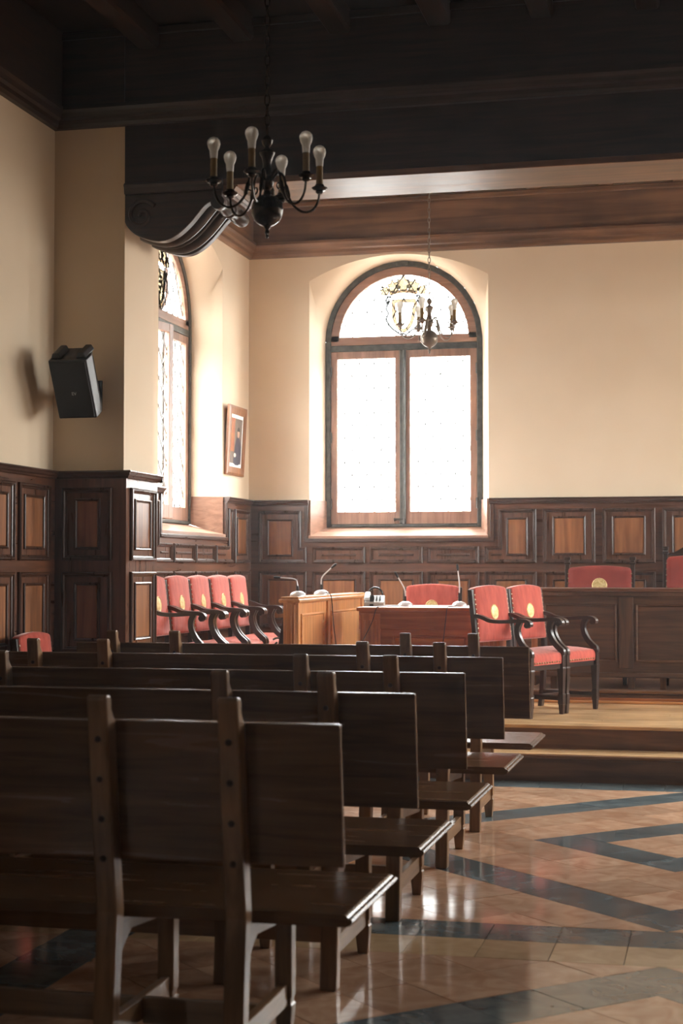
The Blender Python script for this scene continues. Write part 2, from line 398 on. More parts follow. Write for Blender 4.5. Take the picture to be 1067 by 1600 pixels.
# ------------------------------------------------------------------ ceiling, beam, cornices
ce = MB().box(XL - .3, XR + .3, YF - .3, YB + .3, ZC, ZC + .12).build('ceiling', DARK('y'))
tag(ce, 'dark timber ceiling with joists', 'ceiling', kind='structure')
for k in range(12):
    x = -3.64 + .65*k
    MB().prism([(x - .075, ZC), (x - .075, ZC - .13), (x - .06, ZC - .15), (x + .06, ZC - .15), (x + .075, ZC - .13), (x + .075, ZC)], YF, YP, 'y').build('joist', DARK('y'), ce)  # near joists in darker oak, the dim bay put into the colour
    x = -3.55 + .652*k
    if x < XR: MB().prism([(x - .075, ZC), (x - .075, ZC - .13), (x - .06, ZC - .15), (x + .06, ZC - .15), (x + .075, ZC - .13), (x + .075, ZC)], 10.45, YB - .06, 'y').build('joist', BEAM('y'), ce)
    if x < XR - .6:
        for yy in (YB - .13, 10.52): MB().box(x + .09, x + .562, yy, yy + .03, ZC - .07, ZC).build('batten', BEAM('x'), ce)
ZB = 3.91
bmx = thing('trim_1', 'massive dark ceiling beam crossing the hall on a carved corbel', 'beam', kind='structure')
MB().box(XL + PJ, XR - PJ, YP, 10.45, ZB, ZC - .001).build('beam', BEAM('x'), bmx, bevel=.006)
MB().box(XL + PJ, XR - PJ, YP - .004, YP, ZB + .04, ZC - .001).build('beam_face_shade', DARK('x'), bmx)  # dark cover sheet, painting the shaded front onto the lighter beam
MB().box(XL, XL + PJ, YP - .02, 10.50, 4.47, ZC - .001).build('beam_end', DARK('x'), bmx)
MB().box(XR - PJ, XR, YP - .02, 10.50, 4.47, ZC - .001).build('beam_end', DARK('x'), bmx)
MB().box(XL, XR, YP - .035, YP, 4.94, 4.985).build('moulding', DARK('x'), bmx, bevel=.006)
CORN = [(0, 4.34), (.03, 4.345), (.045, 4.365), (.05, 4.39), (.075, 4.40), (.085, 4.43), (.10, 4.45), (.10, 4.475), (0, 4.475)]
t2 = thing('trim_2', 'dark timber frieze and cornice along the top of the far wall', 'cornice', kind='structure')
MB().prism([(YB - h, z) for h, z in CORN], XL, XR, 'x').build('cornice', BEAM('x'), t2)
MB().box(XL, XR, YB - .06, YB, 4.475, 4.83).build('frieze_board', BEAM('x'), t2)
MB().box(XL, XR, YB - .085, YB, 4.80, 4.85).build('moulding', BEAM('x'), t2, bevel=.01)
t3 = thing('trim_3', 'dark timber frieze and cornice along the top of the left wall', 'cornice', kind='structure')
for y0, y1 in ((YF, YP), (YPE, YB)):
    cm = DARK if y0 < 0 else BEAM  # near bay takes a darker copy of the wood as painted shade
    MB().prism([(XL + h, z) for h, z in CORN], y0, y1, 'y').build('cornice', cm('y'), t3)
    MB().box(XL, XL + .06, y0, y1, 4.475, ZC - .001).build('frieze_board', cm('y'), t3)
t4 = thing('trim_4', 'dark cornice band across the front of pillar and beam', 'cornice', kind='structure')
MB().prism([(YP - h, z) for h, z in CORN], XL, XR, 'x').build('cornice', DARK('x'), t4)  # darker oak here paints in the shade of the near bay
t5 = thing('trim_5', 'timber frieze along the top of the right wall', 'cornice', kind='structure')
for y0, y1 in ((YF, YP), (YPE, YB)):
    MB().prism([(XR - h, z) for h, z in CORN], y0, y1, 'y').build('cornice', BEAM('y'), t5)
    MB().box(XR - .06, XR, y0, y1, 4.475, ZC - .001).build('frieze_board', BEAM('y'), t5)

# ------------------------------------------------------------------ carved corbel
def corbel(mirror=False):
    co = thing('corbel', 'carved scroll corbel under the beam on the left pillar' if not mirror else 'carved scroll corbel under the beam on the right pillar', 'corbel')
    X = lambda x: x if not mirror else 2*XC - x
    edge = catmull([(-3.815, 3.80), (-3.80, 3.70), (-3.74, 3.625), (-3.665, 3.585), (-3.58, 3.562), (-3.50, 3.566), (-3.42, 3.605), (-3.346, 3.668), (-3.29, 3.73), (-3.24, 3.785), (-3.19, 3.81)], 4)
    edge = [(max(e.x, XL + PJ + .002), e.y) for e in edge]
    full = [(X(x), z) for x, z in edge] + [(X(-3.13), 3.80), (X(-3.12), ZB - .03), (X(XL + PJ + .002), ZB - .03)]
    up = [(x, z + .028) for x, z in edge]
    core = [(X(x), z) for x, z in up] + [(X(-3.13), 3.83), (X(-3.12), ZB - .03), (X(XL + PJ + .002), ZB - .03)]
    MB().prism(core, 9.99, 10.40, 'y').build('core', DARK('x'), co)
    MB().prism(full, 9.91, 9.99, 'y').build('cheek', DARK('x'), co, bevel=.008)
    MB().prism(full, 10.40, 10.47, 'y').build('cheek', DARK('x'), co, bevel=.008)
    for yy, r in ((10.075, .05), (10.305, .05)):
        MB().tube([(X(x), yy, z + .012) for x, z in up if x > XL + PJ + .06], r, 10).build('reed', DARK('x'), co, smooth=True)
    mb = MB()
    for i in range(0, len(up) - 1):
        for t in (0, .5):
            x = up[i][0] + (up[i+1][0]-up[i][0])*t; z = up[i][1] + (up[i+1][1]-up[i][1])*t
            mb.lathe([(.001, -.012), (.010, -.007), (.013, 0), (.010, .007), (.001, .012)], 8, (X(x), 10.19, z - .012))
    o = mb.build('bead', DARK('x'), co, smooth=True)
    sp = [(X(-3.675 + (.108 - .0115*a)*math.cos(a + .6)), 9.903, 3.735 + (.108 - .0115*a)*math.sin(a + .6)) for a in [k*.25 for k in range(36)]]
    MB().tube(sp, .015, 6).build('volute', DARK('x'), co, smooth=True)
    Mr = Matrix.Rotation(-pi/2, 4, 'X')
    MB().lathe([(.001, 0), (.046, 0), (.05, .02), (.05, .06), (.04, .075), (.035, .10), (.044, .13), (.047, .17), (.052, .20), (.052, .215), (.042, .22), (.042, .25), (.053, .262), (.053, .29), (.043, .30), (.038, .36), (.04, .42), (.053, .44), (.053, .56), (.001, .56)], 18, (X(-3.155), 9.905, 3.80), Mr).build('roll', DARK('y'), co, smooth=True)
    a0 = [(-3.20, ZB - .03), (-3.12, ZB - .06), (-3.10, ZB - .055), (-3.09, ZB - .04), (-3.075, ZB - .046), (-3.06, ZB - .03), (-3.045, ZB - .034), (-3.03, ZB - .012), (-3.02, ZB - .012), (-3.02, ZB - .001), (-3.20, ZB - .001)]
    MB().prism([(X(x), z) for x, z in a0], 9.92, 10.45, 'y').build('fluted_end', BEAM('y'), co)
    MB().prism([(9.92, ZB - .03), (9.90, ZB - .025), (9.895, ZB + .01), (9.885, ZB + .03), (9.90, ZB + .045), (9.919, ZB + .045), (9.919, ZB - .001), (10.45, ZB - .001), (10.45, ZB - .03)], min(X(XL + PJ + .002), X(-3.12)), max(X(XL + PJ + .002), X(-3.12)), 'x').build('abacus', DARK('x'), co)
corbel(); corbel(True)

# ------------------------------------------------------------------ windows
DF = .27
def lattice(poly, cx, cz, dw, dh, d, parent, tint=GLASS):
    """diamond panes and lead cames filling the convex polygon poly"""
    mb = MB(); us = [p[0] for p in poly]; zs = [p[1] for p in poly]
    nu = int((max(us) - min(us))/dw) + 3; nz = int((max(zs) - min(zs))/dh) + 3
    nodes = set()
    for i in range(-2*nu, 2*nu):
        for j in range(-2*nz, 2*nz):
            if (i + j) % 2: continue
            x, z = cx + i*dw/2, cz + j*dh/2
            q = clip([(x - dw/2, z), (x, z - dh/2), (x + dw/2, z), (x, z + dh/2)], poly)
            if q and area(q) > 2e-4:
                MB().prism(inset(q, .001), d - .002, d + .002, 'y').build('pane', tint, parent)
                for a, b in (((x - dw/2, z), (x, z - dh/2)), ((x, z - dh/2), (x + dw/2, z))):
                    c = clip([a, b, (b[0] + 1e-5, b[1] + 1e-5)], poly)
                    if len(c) >= 2:
                        e = max(((p, r) for p in c for r in c), key=lambda s: (s[0][0]-s[1][0])**2 + (s[0][1]-s[1][1])**2)
                        if (Vector(e[0]) - Vector(e[1])).length > .01:
                            mb.tube([(e[0][0], d, e[0][1]), (e[1][0], d, e[1][1])], .0056, 4, False)
                for px_, pz_ in ((x - dw/2, z), (x + dw/2, z), (x, z - dh/2), (x, z + dh/2)):
                    if len(clip([(px_ - .004, pz_ - .004), (px_ + .004, pz_ - .004), (px_, pz_ + .004)], poly)) == 3: nodes.add((round(px_, 4), round(pz_, 4)))
    for a, b in nodes: mb.lathe([(.001, -.009), (.012, 0), (.001, .009)], 5, (a, d, b))
    mb.build('lead_came', LEAD, parent)['kind'] = 'stuff'

def emblem(par, d, rich):
    cz = ZSP + .27; k = 1.0
    sh = catmull([(-.105, .115), (.105, .115), (.105, -.02), (.07, -.13), (0, -.185), (-.07, -.13), (-.105, -.02)], 6, True)
    sh = [(-.105, .115), (.105, .115)] + [tuple(p) for p in sh[8:-6]]
    P = lambda u, v, h: (u, d + h, cz + v)
    sh = [(a*1.08, b*1.06) for a, b in sh]
    MB().ring(sh, [(0, -.005), (0, .005), (.011, .005), (.011, -.005), (0, -.005)], P).build('shield_came', AMBER, par)
    MB().ring(sh, [(.011, -.004), (.011, .004), (.024, .004), (.024, -.004), (.011, -.004)], P).build('shield_border', PALEAMBER, par)
    MB().ring(sh, [(.024, -.006), (.024, .006), (.034, .006), (.034, -.006), (.024, -.006)], P).build('shield_came', GREYGLASS if rich else AMBER, par)
    if rich:
        MB().prism([(p[0], cz + p[1]) for p in inset(sh, .034)], d - .003, d + .003, 'y').build('shield_pane', PALEAMBER, par)
        mb = MB()
        for v in (-.09, -.045, 0, .045): mb.box(-.03 + v*.2, .02 + v*.2, d - .006, d + .006, cz + v, cz + v + .022)
        mb.build('shield_charge', MOSS, par)
    for sx in (-1, 1):                      # scrolls beside the shield
        pts = catmull([(.115, .14), (.15, .15), (.17, .11), (.15, .085), (.135, .11), (.165, .04), (.145, -.01), (.165, -.06), (.14, -.12), (.10, -.16), (.06, -.19), (.02, -.215), (0, -.20)], 4)
        MB().tube([(sx*p.x, d, cz + p.y) for p in pts], .011 if not rich else .014, 5).build('scroll', GREYGLASS if not rich else BROWNGLASS, par)
    base = catmull([(-.125, .16), (-.06, .175), (0, .18), (.06, .175), (.125, .16), (.135, .195), (.06, .21), (0, .215), (-.06, .21), (-.135, .195)], 3, True)
    MB().prism([(p.x, cz + p.y) for p in base], d - .004, d + .004, 'y').build('crown_band', AMBER, par)
    for a, sc in ((-.185, .85), (-.095, 1.2), (0, 1.35), (.095, 1.2), (.185, .85)):
        lf = catmull([(0, 0), (.03, .02), (.055, .04), (.035, .06), (.045, .085), (.015, .085), (0, .115), (-.015, .085), (-.045, .085), (-.035, .06), (-.055, .04), (-.03, .02)], 2, True)
        R = Matrix.Rotation(-a*2.6, 2); pts = [R @ Vector((p.x*sc, p.y*sc)) for p in lf]
        pl = [(p.x + a*.85, cz + .195 + p.y - abs(a)*.16) for p in pts]
        f = MB().prism(pl, d - .004, d + .004, 'y').build('crown_leaf', PALEAMBER, par)
        MB().ring(pl, [(-.003, -.005), (-.003, .005), (.004, .005), (.004, -.005), (-.003, -.005)], lambda u, v, h: (u, d + h, v)).build('leaf_came', AMBER, f)

def arch_ring(r0, r1, z, d0, d1, n=24):
    o = [(r0*math.cos(pi*k/n), z + r0*math.sin(pi*k/n)) for k in range(n+1)]
    i = [(r1*math.cos(pi*k/n), z + r1*math.sin(pi*k/n)) for k in range(n+1)][::-1]
    return MB().prism(o + i, d0, d1, 'y')

def make_window(name, loc, rz, label, seen=True, rich=False, ajar=0, GLASS=GLASS):
    W = thing(name, label, 'window', loc, rz, kind='structure')
    oo, ii = outer_outline(), inner_outline()
    mb = MB(); rows = []
    for t in (0, .12, .35, .65, 1):
        e = t**.8
        rows.append([(a[0] + (b[0]-a[0])*e, DF*t, a[1] + (b[1]-a[1])*e) for a, b in zip(oo, ii)])
    mb.loft(rows, False, False); mb.build('reveal', PLASTER, W, smooth=True)
    # sill, jamb lining
    sl = MB(); h0 = .845
    sl.loft([[(-h0 - .0, -.035, 1.690), (h0, -.035, 1.690), (h0, -.035, 1.713), (-h0, -.035, 1.713)], [(-h0, 0, 1.70), (h0, 0, 1.70), (h0, 0, 1.722), (-h0, 0, 1.722)], [(-HW, DF + .03, 1.77), (HW, DF + .03, 1.77), (HW, DF + .03, 1.806), (-HW, DF + .03, 1.806)]])
    sl.build('sill', SASH('x'), W)
    for sx in (-1, 1):
        t = .014; a = [(sx*(h0 - .002), -.012, 1.715), (sx*(h0 - .002 - t), -.012, 1.715), (sx*(HW - .004 - t), DF - .002, 1.80), (sx*(HW - .004), DF - .002, 1.80)]
        MB().loft([[Vector(p) for p in a], [Vector((p[0], p[1], 2.05)) for p in a]]).build('jamb_lining', SASH('y'), W)
    # outer frame
    fr = arch_ring(HW, .70, ZSP, DF - .012, DF + .07)
    fr.box(-HW, -.70, DF - .012, DF + .07, Z0, ZSP); fr.box(.70, HW, DF - .012, DF + .07, Z0, ZSP); fr.box(-.70, .70, DF - .012, DF + .07, Z0, Z0 + .03)
    fr.build('frame', IRON, W, bevel=.006)
    sa = arch_ring(.70, .622, ZSP, DF, DF + .05); sa.box(-.70, .70, DF, DF + .05, ZSP - .035, ZSP + .045); sa.box(-.70, -.622, DF, DF + .05, ZSP - .001, ZSP + .06); sa.box(.622, .70, DF, DF + .05, ZSP - .001, ZSP + .06)
    sash = sa.build('arch_sash', SASH('x'), W, bevel=.004)
    MB().box(-.70, .70, DF - .005, DF + .06, 3.47, 3.53).build('transom', IRON, W, bevel=.006)
    n = 20; ap = [(-.622, ZSP + .045)] + [(.622, ZSP + .045)] + [(.622*math.cos(pi*k/n), ZSP + .622*math.sin(pi*k/n)) for k in range(1, n)]
    ap = [p for p in ap if p[1] >= ZSP + .045]
    if seen:
        lattice(ap, 0, ZSP + .045, .142, .235, DF + .03, sash)
        emblem(sash, DF + .018, rich)
    else: MB().prism(ap, DF + .028, DF + .032, 'y').build('pane', GLASS, sash)
    for sx, l0, l1, g0, g1 in ((-1, -.70, -.008, -.638, -.079), (1, .006, .70, .066, .634)):
        piv = l0 if sx < 0 else l1
        mb = MB(); za, zb, ga, gb = Z0 + .03, 3.47, 1.946, 3.40
        mb.box(l0 - piv, g0 - piv, 0, .05, za, zb); mb.box(g1 - piv, l1 - piv, 0, .05, za, zb)
        mb.box(g0 - piv, g1 - piv, 0, .05, za, ga); mb.box(g0 - piv, g1 - piv, 0, .05, gb, zb)
        lf = mb.build('leaf', SASH('z'), W, bevel=.004, loc=(piv, DF, 0))
        if sx < 0 and ajar: lf.rotation_euler = (0, 0, -ajar)
        if seen: lattice(rect(g0 - piv, g1 - piv, ga, gb), (g0+g1)/2 - piv, ga, .142, .235, .03, lf)
        else: MB().box(g0 - piv, g1 - piv, .028, .032, ga, gb).build('pane', GLASS, lf)
        mb = MB()
        for z in (2.02, 2.65, 3.28): mb.tube([(l0 - piv + (0 if sx < 0 else l1 - l0), -.012, z - .05), (l0 - piv + (0 if sx < 0 else l1 - l0), -.012, z + .05)], .011, 8)
        mb.build('hinge', IRON, lf)
        if sx > 0:
            MB().tube([(l0 - piv + .005, -.028, za), (l0 - piv + .005, -.028, zb)], .011, 8).build('bolt_rod', IRON, lf)
            MB().tube([(l0 - piv + .02, -.02, 1.87), (l0 - piv - .06, -.03, 1.872), (l0 - piv - .09, -.035, 1.868)], [.011, .010, .016], 8).build('handle', IRON, lf)
    MB().box(-.032, .026, DF - .018, DF + .002, Z0 + .03, 3.47).build('astragal', IRON, W, bevel=.006)
    MB().box(-.06, .06, DF - .035, DF, ZSP + .70, ZSP + .745).build('latch', IRON, W, bevel=.006)
    return W
make_window('window_1', (WINS[0][1], YB, 0), 0, 'tall arched leaded window in the far wall, blazing white')
make_window('window_2', (XL, WINS[2][1], 0), pi/2, 'arched leaded window in the left wall half hidden by the pillar', rich=True, ajar=math.radians(9))
make_window('window_3', (WINS[1][1], YB, 0), 0, 'second arched window of the far wall, outside the frame on the right', seen=False)
make_window('window_4', (XR, WINS[3][1], 0), -pi/2, 'arched window in the right wall beside the stage, out of frame', seen=False)
make_window('window_6', (XR, WINS[5][1], 0), -pi/2, 'arched window in the right wall beside the benches, out of frame', seen=False, GLASS=DIMGLASS)
make_window('window_7', (XL, WINS[6][1], 0), pi/2, 'unseen arched window added in the left wall behind the camera as fill light', seen=False, GLASS=DIMGLASS)  # added out of view to light the backs of the benches
make_window('window_5', (XR, WINS[4][1], 0), -pi/2, 'arched window in the right wall next to the far corner, out of frame', seen=False)

# ------------------------------------------------------------------ wainscot
OUT = [(0, 0), (0, .016), (.007, .023), (.016, .022), (.022, .012), (.03, .009), (.036, -.004)]
INN = [(0, -.002), (0, .011), (.006, .015), (.012, .012), (.018, .003), (.020, -.002)]
def panel(par, poly, P, inner=None, bars=(), cut=None):
    f = MB(); f.loft([[P(u, v, -.004) for u, v in inset(poly, .028)], [P(u, v, .0015) for u, v in inset(poly, .030)]], True)
    fo = f.build('panel', FRAMEW('z'), par)
    MB().ring(poly, OUT, P).build('moulding', MOULD('z'), fo)
    if inner:
        MB().ring(rect(*inner), INN, P).build('moulding', MOULD('z'), fo)
        r = rect(*inner)
        MB().loft([[P(u, v, .001) for u, v in inset(r, .018)], [P(u, v, .005) for u, v in inset(r, .022)]], True).build('field', PANEL('z'), fo)
    for u0, u1, v in bars:
        MB().loft([[P(a, b, .001) for a, b in rect(u0, u1, v - .011, v + .011)], [P(a, b, .012) for a, b in rect(u0 + .006, u1 - .006, v - .005, v + .005)]], True).build('bar', MOULD('z'), fo)
def inn(u0, u1, v0, v1, du=.085, dv=.07): return (u0 + du, u1 - du, v0 + dv, v1 - dv)
ZT, ZU0, ZU1, ZL0, ZL1 = 2.05, 1.46, 1.95, .86, 1.385
CAP = [(0, 0), (.02, 0), (.024, .012), (.034, .02), (.038, .035), (.046, .042), (.046, .05), (0, .05)]  # (out, up)

# far wall
W2 = thing('trim_6', 'dark oak panelling along the foot of the far wall', 'wainscot', kind='structure')
YW = YB - .03; P = lambda u, v, h: (u, YW - h, v)
wl0, wl1 = -3.712, -2.004
mb = MB(); mb.box(XL, wl0, YW, YB, 0, ZT - .05); mb.box(wl0, wl1, YW, YB, 0, 1.69); mb.box(wl1, 1.61, YW, YB, 0, ZT - .05); mb.box(1.61, 3.32, YW, YB, 0, 1.69); mb.box(3.32, XR, YW, YB, 0, ZT - .05)
mb.build('backing_board', FRAMEW('x'), W2)
def cap_back(a, b):
    MB().prism([(YW - h + .0, ZT - .05 + z) for h, z in CAP] + [(YB, ZT), (YB, ZT - .05)][:0], a, b, 'x').build('cap', MOULD('x'), W2)
    MB().box(a, b, YW, YB - .001, ZT - .05, ZT).build('cap_back', MOULD('x'), W2)
cap_back(XL, wl0 + .005); cap_back(wl1 - .005, 1.61)
for u0, u1 in ((wl0 - .035, wl0), (wl1, wl1 + .035)): MB().box(u0, u1, YW - .014, YW, 1.655, ZT - .05).build('edge_strip', MOULD('z'), W2, bevel=.004)
MB().box(wl0 - .035, wl1 + .035, YW - .018, YW, 1.655, 1.688).build('edge_strip', MOULD('x'), W2, bevel=.005)
panel(W2, [(-4.19, ZU0), (-3.727, ZU0), (-3.727, 1.612), (-3.778, 1.612), (-3.778, ZU1), (-4.19, ZU1)], P, (-4.11, -3.858, 1.522, 1.872))
for a, b in ((-3.669, -3.168), (-3.126, -2.627), (-2.586, -2.107)): panel(W2, rect(a, b, ZU0, 1.612), P, None, [(a + .085, b - .085, 1.536)])
panel(W2, [(-2.054, ZU0), (-1.584, ZU0), (-1.584, ZU1), (-1.93, ZU1), (-1.93, 1.612), (-2.054, 1.612)], P, (-1.858, -1.662, 1.525, 1.872), [(-2.0, -1.9, 1.536)])
cols = [(-1.526, -1.058), (-.995, -.529), (-.468, .068), (.13, .596), (.66, 1.13)]
for a, b in cols: panel(W2, rect(a, b, ZU0, ZU1), P, inn(a, b, ZU0, ZU1))
for a, b in [(-4.19, -3.727), (-3.669, -3.168), (-3.126, -2.627), (-2.586, -2.107), (-2.054, -1.584)] + cols: panel(W2, rect(a, b, ZL0, ZL1), P, inn(a, b, ZL0, ZL1))
mx = lambda u: 2*XC - u
for pl in ([(-4.09, ZU0), (-3.727, ZU0), (-3.727, 1.612), (-3.778, 1.612), (-3.778, ZU1), (-4.09, ZU1)], [(-2.054, ZU0), (-1.584, ZU0), (-1.584, ZU1), (-1.93, ZU1), (-1.93, 1.612), (-2.054, 1.612)]):
    panel(W2, [(mx(u), v) for u, v in pl], P)
for a, b in ((-3.669, -3.168), (-3.126, -2.627), (-2.586, -2.107)): panel(W2, rect(mx(b), mx(a), ZU0, 1.612), P, None, [(mx(b) + .085, mx(a) - .085, 1.536)])
for a, b in ((-4.09, -3.727), (-3.669, -3.168), (-3.126, -2.627), (-2.586, -2.107), (-2.054, -1.584)): panel(W2, rect(mx(b), mx(a), ZL0, ZL1), P, inn(mx(b), mx(a), ZL0, ZL1))
cap_back(3.32, XR)
MB().box(XL, XR, YW - .02, YW, ZP, ZP + .18).build('skirting', MOULD('x'), W2, bevel=.006)

# left wall, beyond the pillar
W3 = thing('trim_7', 'dark oak panelling under the left window behind the red armchairs', 'wainscot', kind='structure')
XW = XL + .03; Q = lambda u, v, h: (XW + h, u, v)
vl0, vl1 = 11.967, 13.673
mb = MB(); mb.box(XL, XW, YPE, vl0, 0, ZT - .05); mb.box(XL, XW, vl0, vl1, 0, 1.69); mb.box(XL, XW, vl1, YW, 0, ZT - .05); mb.build('backing_board', FRAMEW('y'), W3)
for a, b in ((YPE, vl0 + .005), (vl1 - .005, YW)):
    MB().prism([(XW + h, ZT - .05 + z) for h, z in CAP], a, b, 'y').build('cap', MOULD('y'), W3); MB().box(XL + .001, XW, a, b, ZT - .05, ZT).build('cap_back', MOULD('y'), W3)
for a, b in ((vl0 - .035, vl0), (vl1, vl1 + .035)): MB().box(XW, XW + .014, a, b, 1.655, ZT - .05).build('edge_strip', MOULD('z'), W3, bevel=.004)
MB().box(XW, XW + .018, vl0 - .035, vl1 + .035, 1.655, 1.688).build('edge_strip', MOULD('y'), W3, bevel=.005)
panel(W3, [(11.45, ZU0), (12.21, ZU0), (12.21, 1.612), (11.89, 1.612), (11.89, ZU1), (11.45, ZU1)], Q, None, [(11.95, 12.13, 1.536)])
for a, b in ((12.25, 12.77), (12.81, 13.33)): panel(W3, rect(a, b, ZU0, 1.612), Q, None, [(a + .07, b - .07, 1.536)])
panel(W3, [(13.37, ZU0), (13.88, ZU0), (13.88, ZU1), (13.735, ZU1), (13.735, 1.612), (13.37, 1.612)], Q, None, [(13.43, 13.66, 1.536)])
panel(W3, rect(13.93, 14.41, ZU0, ZU1), Q, inn(13.93, 14.41, ZU0, ZU1))
panel(W3, rect(10.62, 11.39, ZU0, ZU1), Q, inn(10.62, 11.39, ZU0, ZU1))
for a, b in ((10.62, 11.12), (11.17, 11.67), (11.74, 12.21), (12.25, 12.77), (12.81, 13.33), (13.37, 13.88), (13.93, 14.41)): panel(W3, rect(a, b, ZL0, ZL1), Q, inn(a, b, ZL0, ZL1))

# left wall, near bay
W4 = thing('trim_8', 'dark oak panelling at the near end of the left wall', 'wainscot', kind='structure')
MB().box(XL, XW, YF, -3.35, 0, ZT - .05).box(XL, XW, -3.35, -1.65, 0, 1.69).box(XL, XW, -1.65, YP - .03, 0, ZT - .05).build('backing_board', FRAMEW('y'), W4)
MB().prism([(XW + h, ZT - .05 + z) for h, z in CAP], -1.65, YP - .03, 'y').build('cap', MOULD('y'), W4)
MB().box(XL + .001, XW, -1.65, YP - .03, ZT - .05, ZT).build('cap_back', MOULD('y'), W4)
for k in range(6):
    a = 9.31 - .548*k; b = a + .475
    for z0, z1 in ((ZU0, ZU1), (ZL0, ZL1)): panel(W4, rect(a, b, z0, z1), Q, inn(a, b, z0, z1))
MB().box(XW, XW + .02, YF, YP - .03, 0, .2).build('skirting', MOULD('y'), W4, bevel=.006)

# pillar
W5 = thing('trim_9', 'dark oak panelling wrapped round the left pillar', 'wainscot', kind='structure')
xs = XL + PJ; YPW = YP - .03; XPW = xs + .03
mb = MB(); mb.box(XW, XPW, YPW, YP, 0, ZT - .05); mb.box(xs, XPW, YP, YPE, 0, ZT - .05); mb.build('backing_board', FRAMEW('z'), W5)
cp = MB(); loops = []
for h, z in CAP: loops.append([(XW, YPW - h, ZT - .05 + z), (XPW + h, YPW - h, ZT - .05 + z), (XPW + h, YPE + .0, ZT - .05 + z)])
cp.loft(loops, False, False); cp.box(XW, XPW, YPW, YP, ZT - .05, ZT); cp.box(xs, XPW, YP, YPE, ZT - .05, ZT); cp.box(xs, XPW + .04, YPE - .004, YPE, ZT - .05, ZT)
cp.build('cap', MOULD('x'), W5)
PF = lambda u, v, h: (u, YPW - h, v); PS = lambda u, v, h: (XPW + h, u, v)
for z0, z1 in ((ZU0, ZU1 - .01), (ZL0, ZL1)):
    panel(W5, rect(-4.215, -3.865, z0, z1), PF, inn(-4.215, -3.865, z0, z1))
    panel(W5, rect(9.955, 10.43, z0, z1), PS, inn(9.955, 10.43, z0, z1))
mb = MB(); mb.box(XW, XPW + .02, YPW - .02, YPW, 0, .2); mb.box(XPW, XPW + .02, YPW, YPE, 0, .2); mb.build('skirting', MOULD('x'), W5)
# right side, out of frame
W6 = thing('trim_10', 'dark oak panelling along the right wall, out of frame', 'wainscot', kind='structure')
MB().box(XR - .03, XR, YF, 8.13, 0, ZT).box(XR - .03, XR, 8.13, 9.83, 0, 1.69).box(XR - .03, XR, 9.83, YP, 0, ZT).box(XR - .03, XR, YPE, 10.67, 0, ZT).box(XR - .03, XR, 10.67, 14.25, 0, 1.69).box(XR - .03, XR, 14.25, YW, 0, ZT).build('backing_board', FRAMEW('y'), W6)
MB().box(XR - PJ - .03, XR, YP - .03, YP, 0, ZT).box(XR - PJ - .03, XR - PJ, YP, YPE, 0, ZT).build('pillar_board', FRAMEW('z'), W6)

# ------------------------------------------------------------------ benches
def make_bench(label, loc):
    b = thing('bench', label, 'bench', loc, 0, 'benches set out in rows facing the stage')
    xr = 1.29; PX = (-1.05, -.68, .63, 1.0)
    rake = lambda z: -.02 - (z - .46)*.13
    for x in PX:
        prof = [(-.075, 0), (-.02, 0), (.022, .40), (.030, .46)] + [(rake(z) + .045, z) for z in (.60, .80, .985)] + \
               [(rake(1.0) + .03, 1.0), (rake(1.02) + .018, 1.02), (rake(1.045) + .022, 1.045), (rake(1.058) + .012, 1.058), (rake(1.06) - .012, 1.06), (rake(1.05) - .02, 1.05)] + \
               [(rake(z) - .018, z) for z in (.80, .60)] + [(-.032, .46), (-.04, .40)]
        p = MB().prism(prof, x - .029, x + .029, 'x').build('rear_post', POST('z'), b, bevel=.005)
        for z in (.94, .83, .72, .61):
            MB().lathe([(.001, 0), (.009, 0), (.009, .006), (.006, .009), (.001, .009)], 8, (x, rake(z) - .017, z), Matrix.Rotation(pi/2, 4, 'X')).build('peg', CHAIRW('z'), p)
        lg = MB(); S = [(.46 - .03, .026), (.125, .026), (.12, .022), (.105, .022), (.10, .026), (.085, .026), (.0, .019)]
        lg.loft([[(x - r, .48 - r, z), (x + r, .48 - r, z), (x + r, .48 + r, z), (x - r, .48 + r, z)] for z, r in S]).build('front_leg', POST('z'), b, bevel=.003)
        MB().box(x - .014, x + .014, -.02, .47, .10, .165).build('side_stretcher', POST('y'), b, bevel=.003)
        MB().prism([(.02, .428), (.50, .428), (.50, .38), (.44, .36), (.12, .385), (.075, .36), (.03, .33), (.012, .33)], x - .018, x + .018, 'x').build('bracket', POST('y'), b, bevel=.003)
    for a, c in ((PX[0], PX[1]), (PX[1], PX[2]), (PX[2], PX[3])):
        MB().box(a + .014, c - .014, .215, .24, .09, .165).build('long_stretcher', POST('x'), b, bevel=.003)
    # back plank (raked) in front of the posts
    y0, y1 = rake(.60) + .046, rake(.99) + .046
    MB().prism([(y0, .60), (y0 + .024, .60), (y1 + .024, .988), (y1, .988)], -xr, xr, 'x').build('backrest', BENCH('x'), b, bevel=.004)
    # seat with moulded edge
    lo = []
    for z, k in ((.428, .020), (.434, .006), (.444, 0), (.450, .004), (.453, .012), (.458, .016), (.462, .022)):
        lo.append([(-xr - .01 + k, .07, z), (xr + .01 - k, .07, z), (xr + .01 - k, .70 - k, z), (-xr - .01 + k, .70 - k, z)])
    MB().loft(lo).build('seat', BENCH('x'), b)
    return b
BX = -2.27
rows = [(4.20, 'plain dark oak bench nearest the camera, its pegged back filling the lower left'), (5.29, 'plain dark oak bench in the second row from the camera'),
        (6.37, 'plain dark oak bench in the middle, third row from the camera'), (7.53, 'plain dark oak bench in the fourth row, just behind the front bench'),
        (8.60, 'plain dark oak bench in the front row, closest to the stage step')]
b0 = make_bench(rows[0][1], (BX, rows[0][0], 0))
for y, lab in rows[1:]: dup(b0, (BX, y, 0), 0, lab)

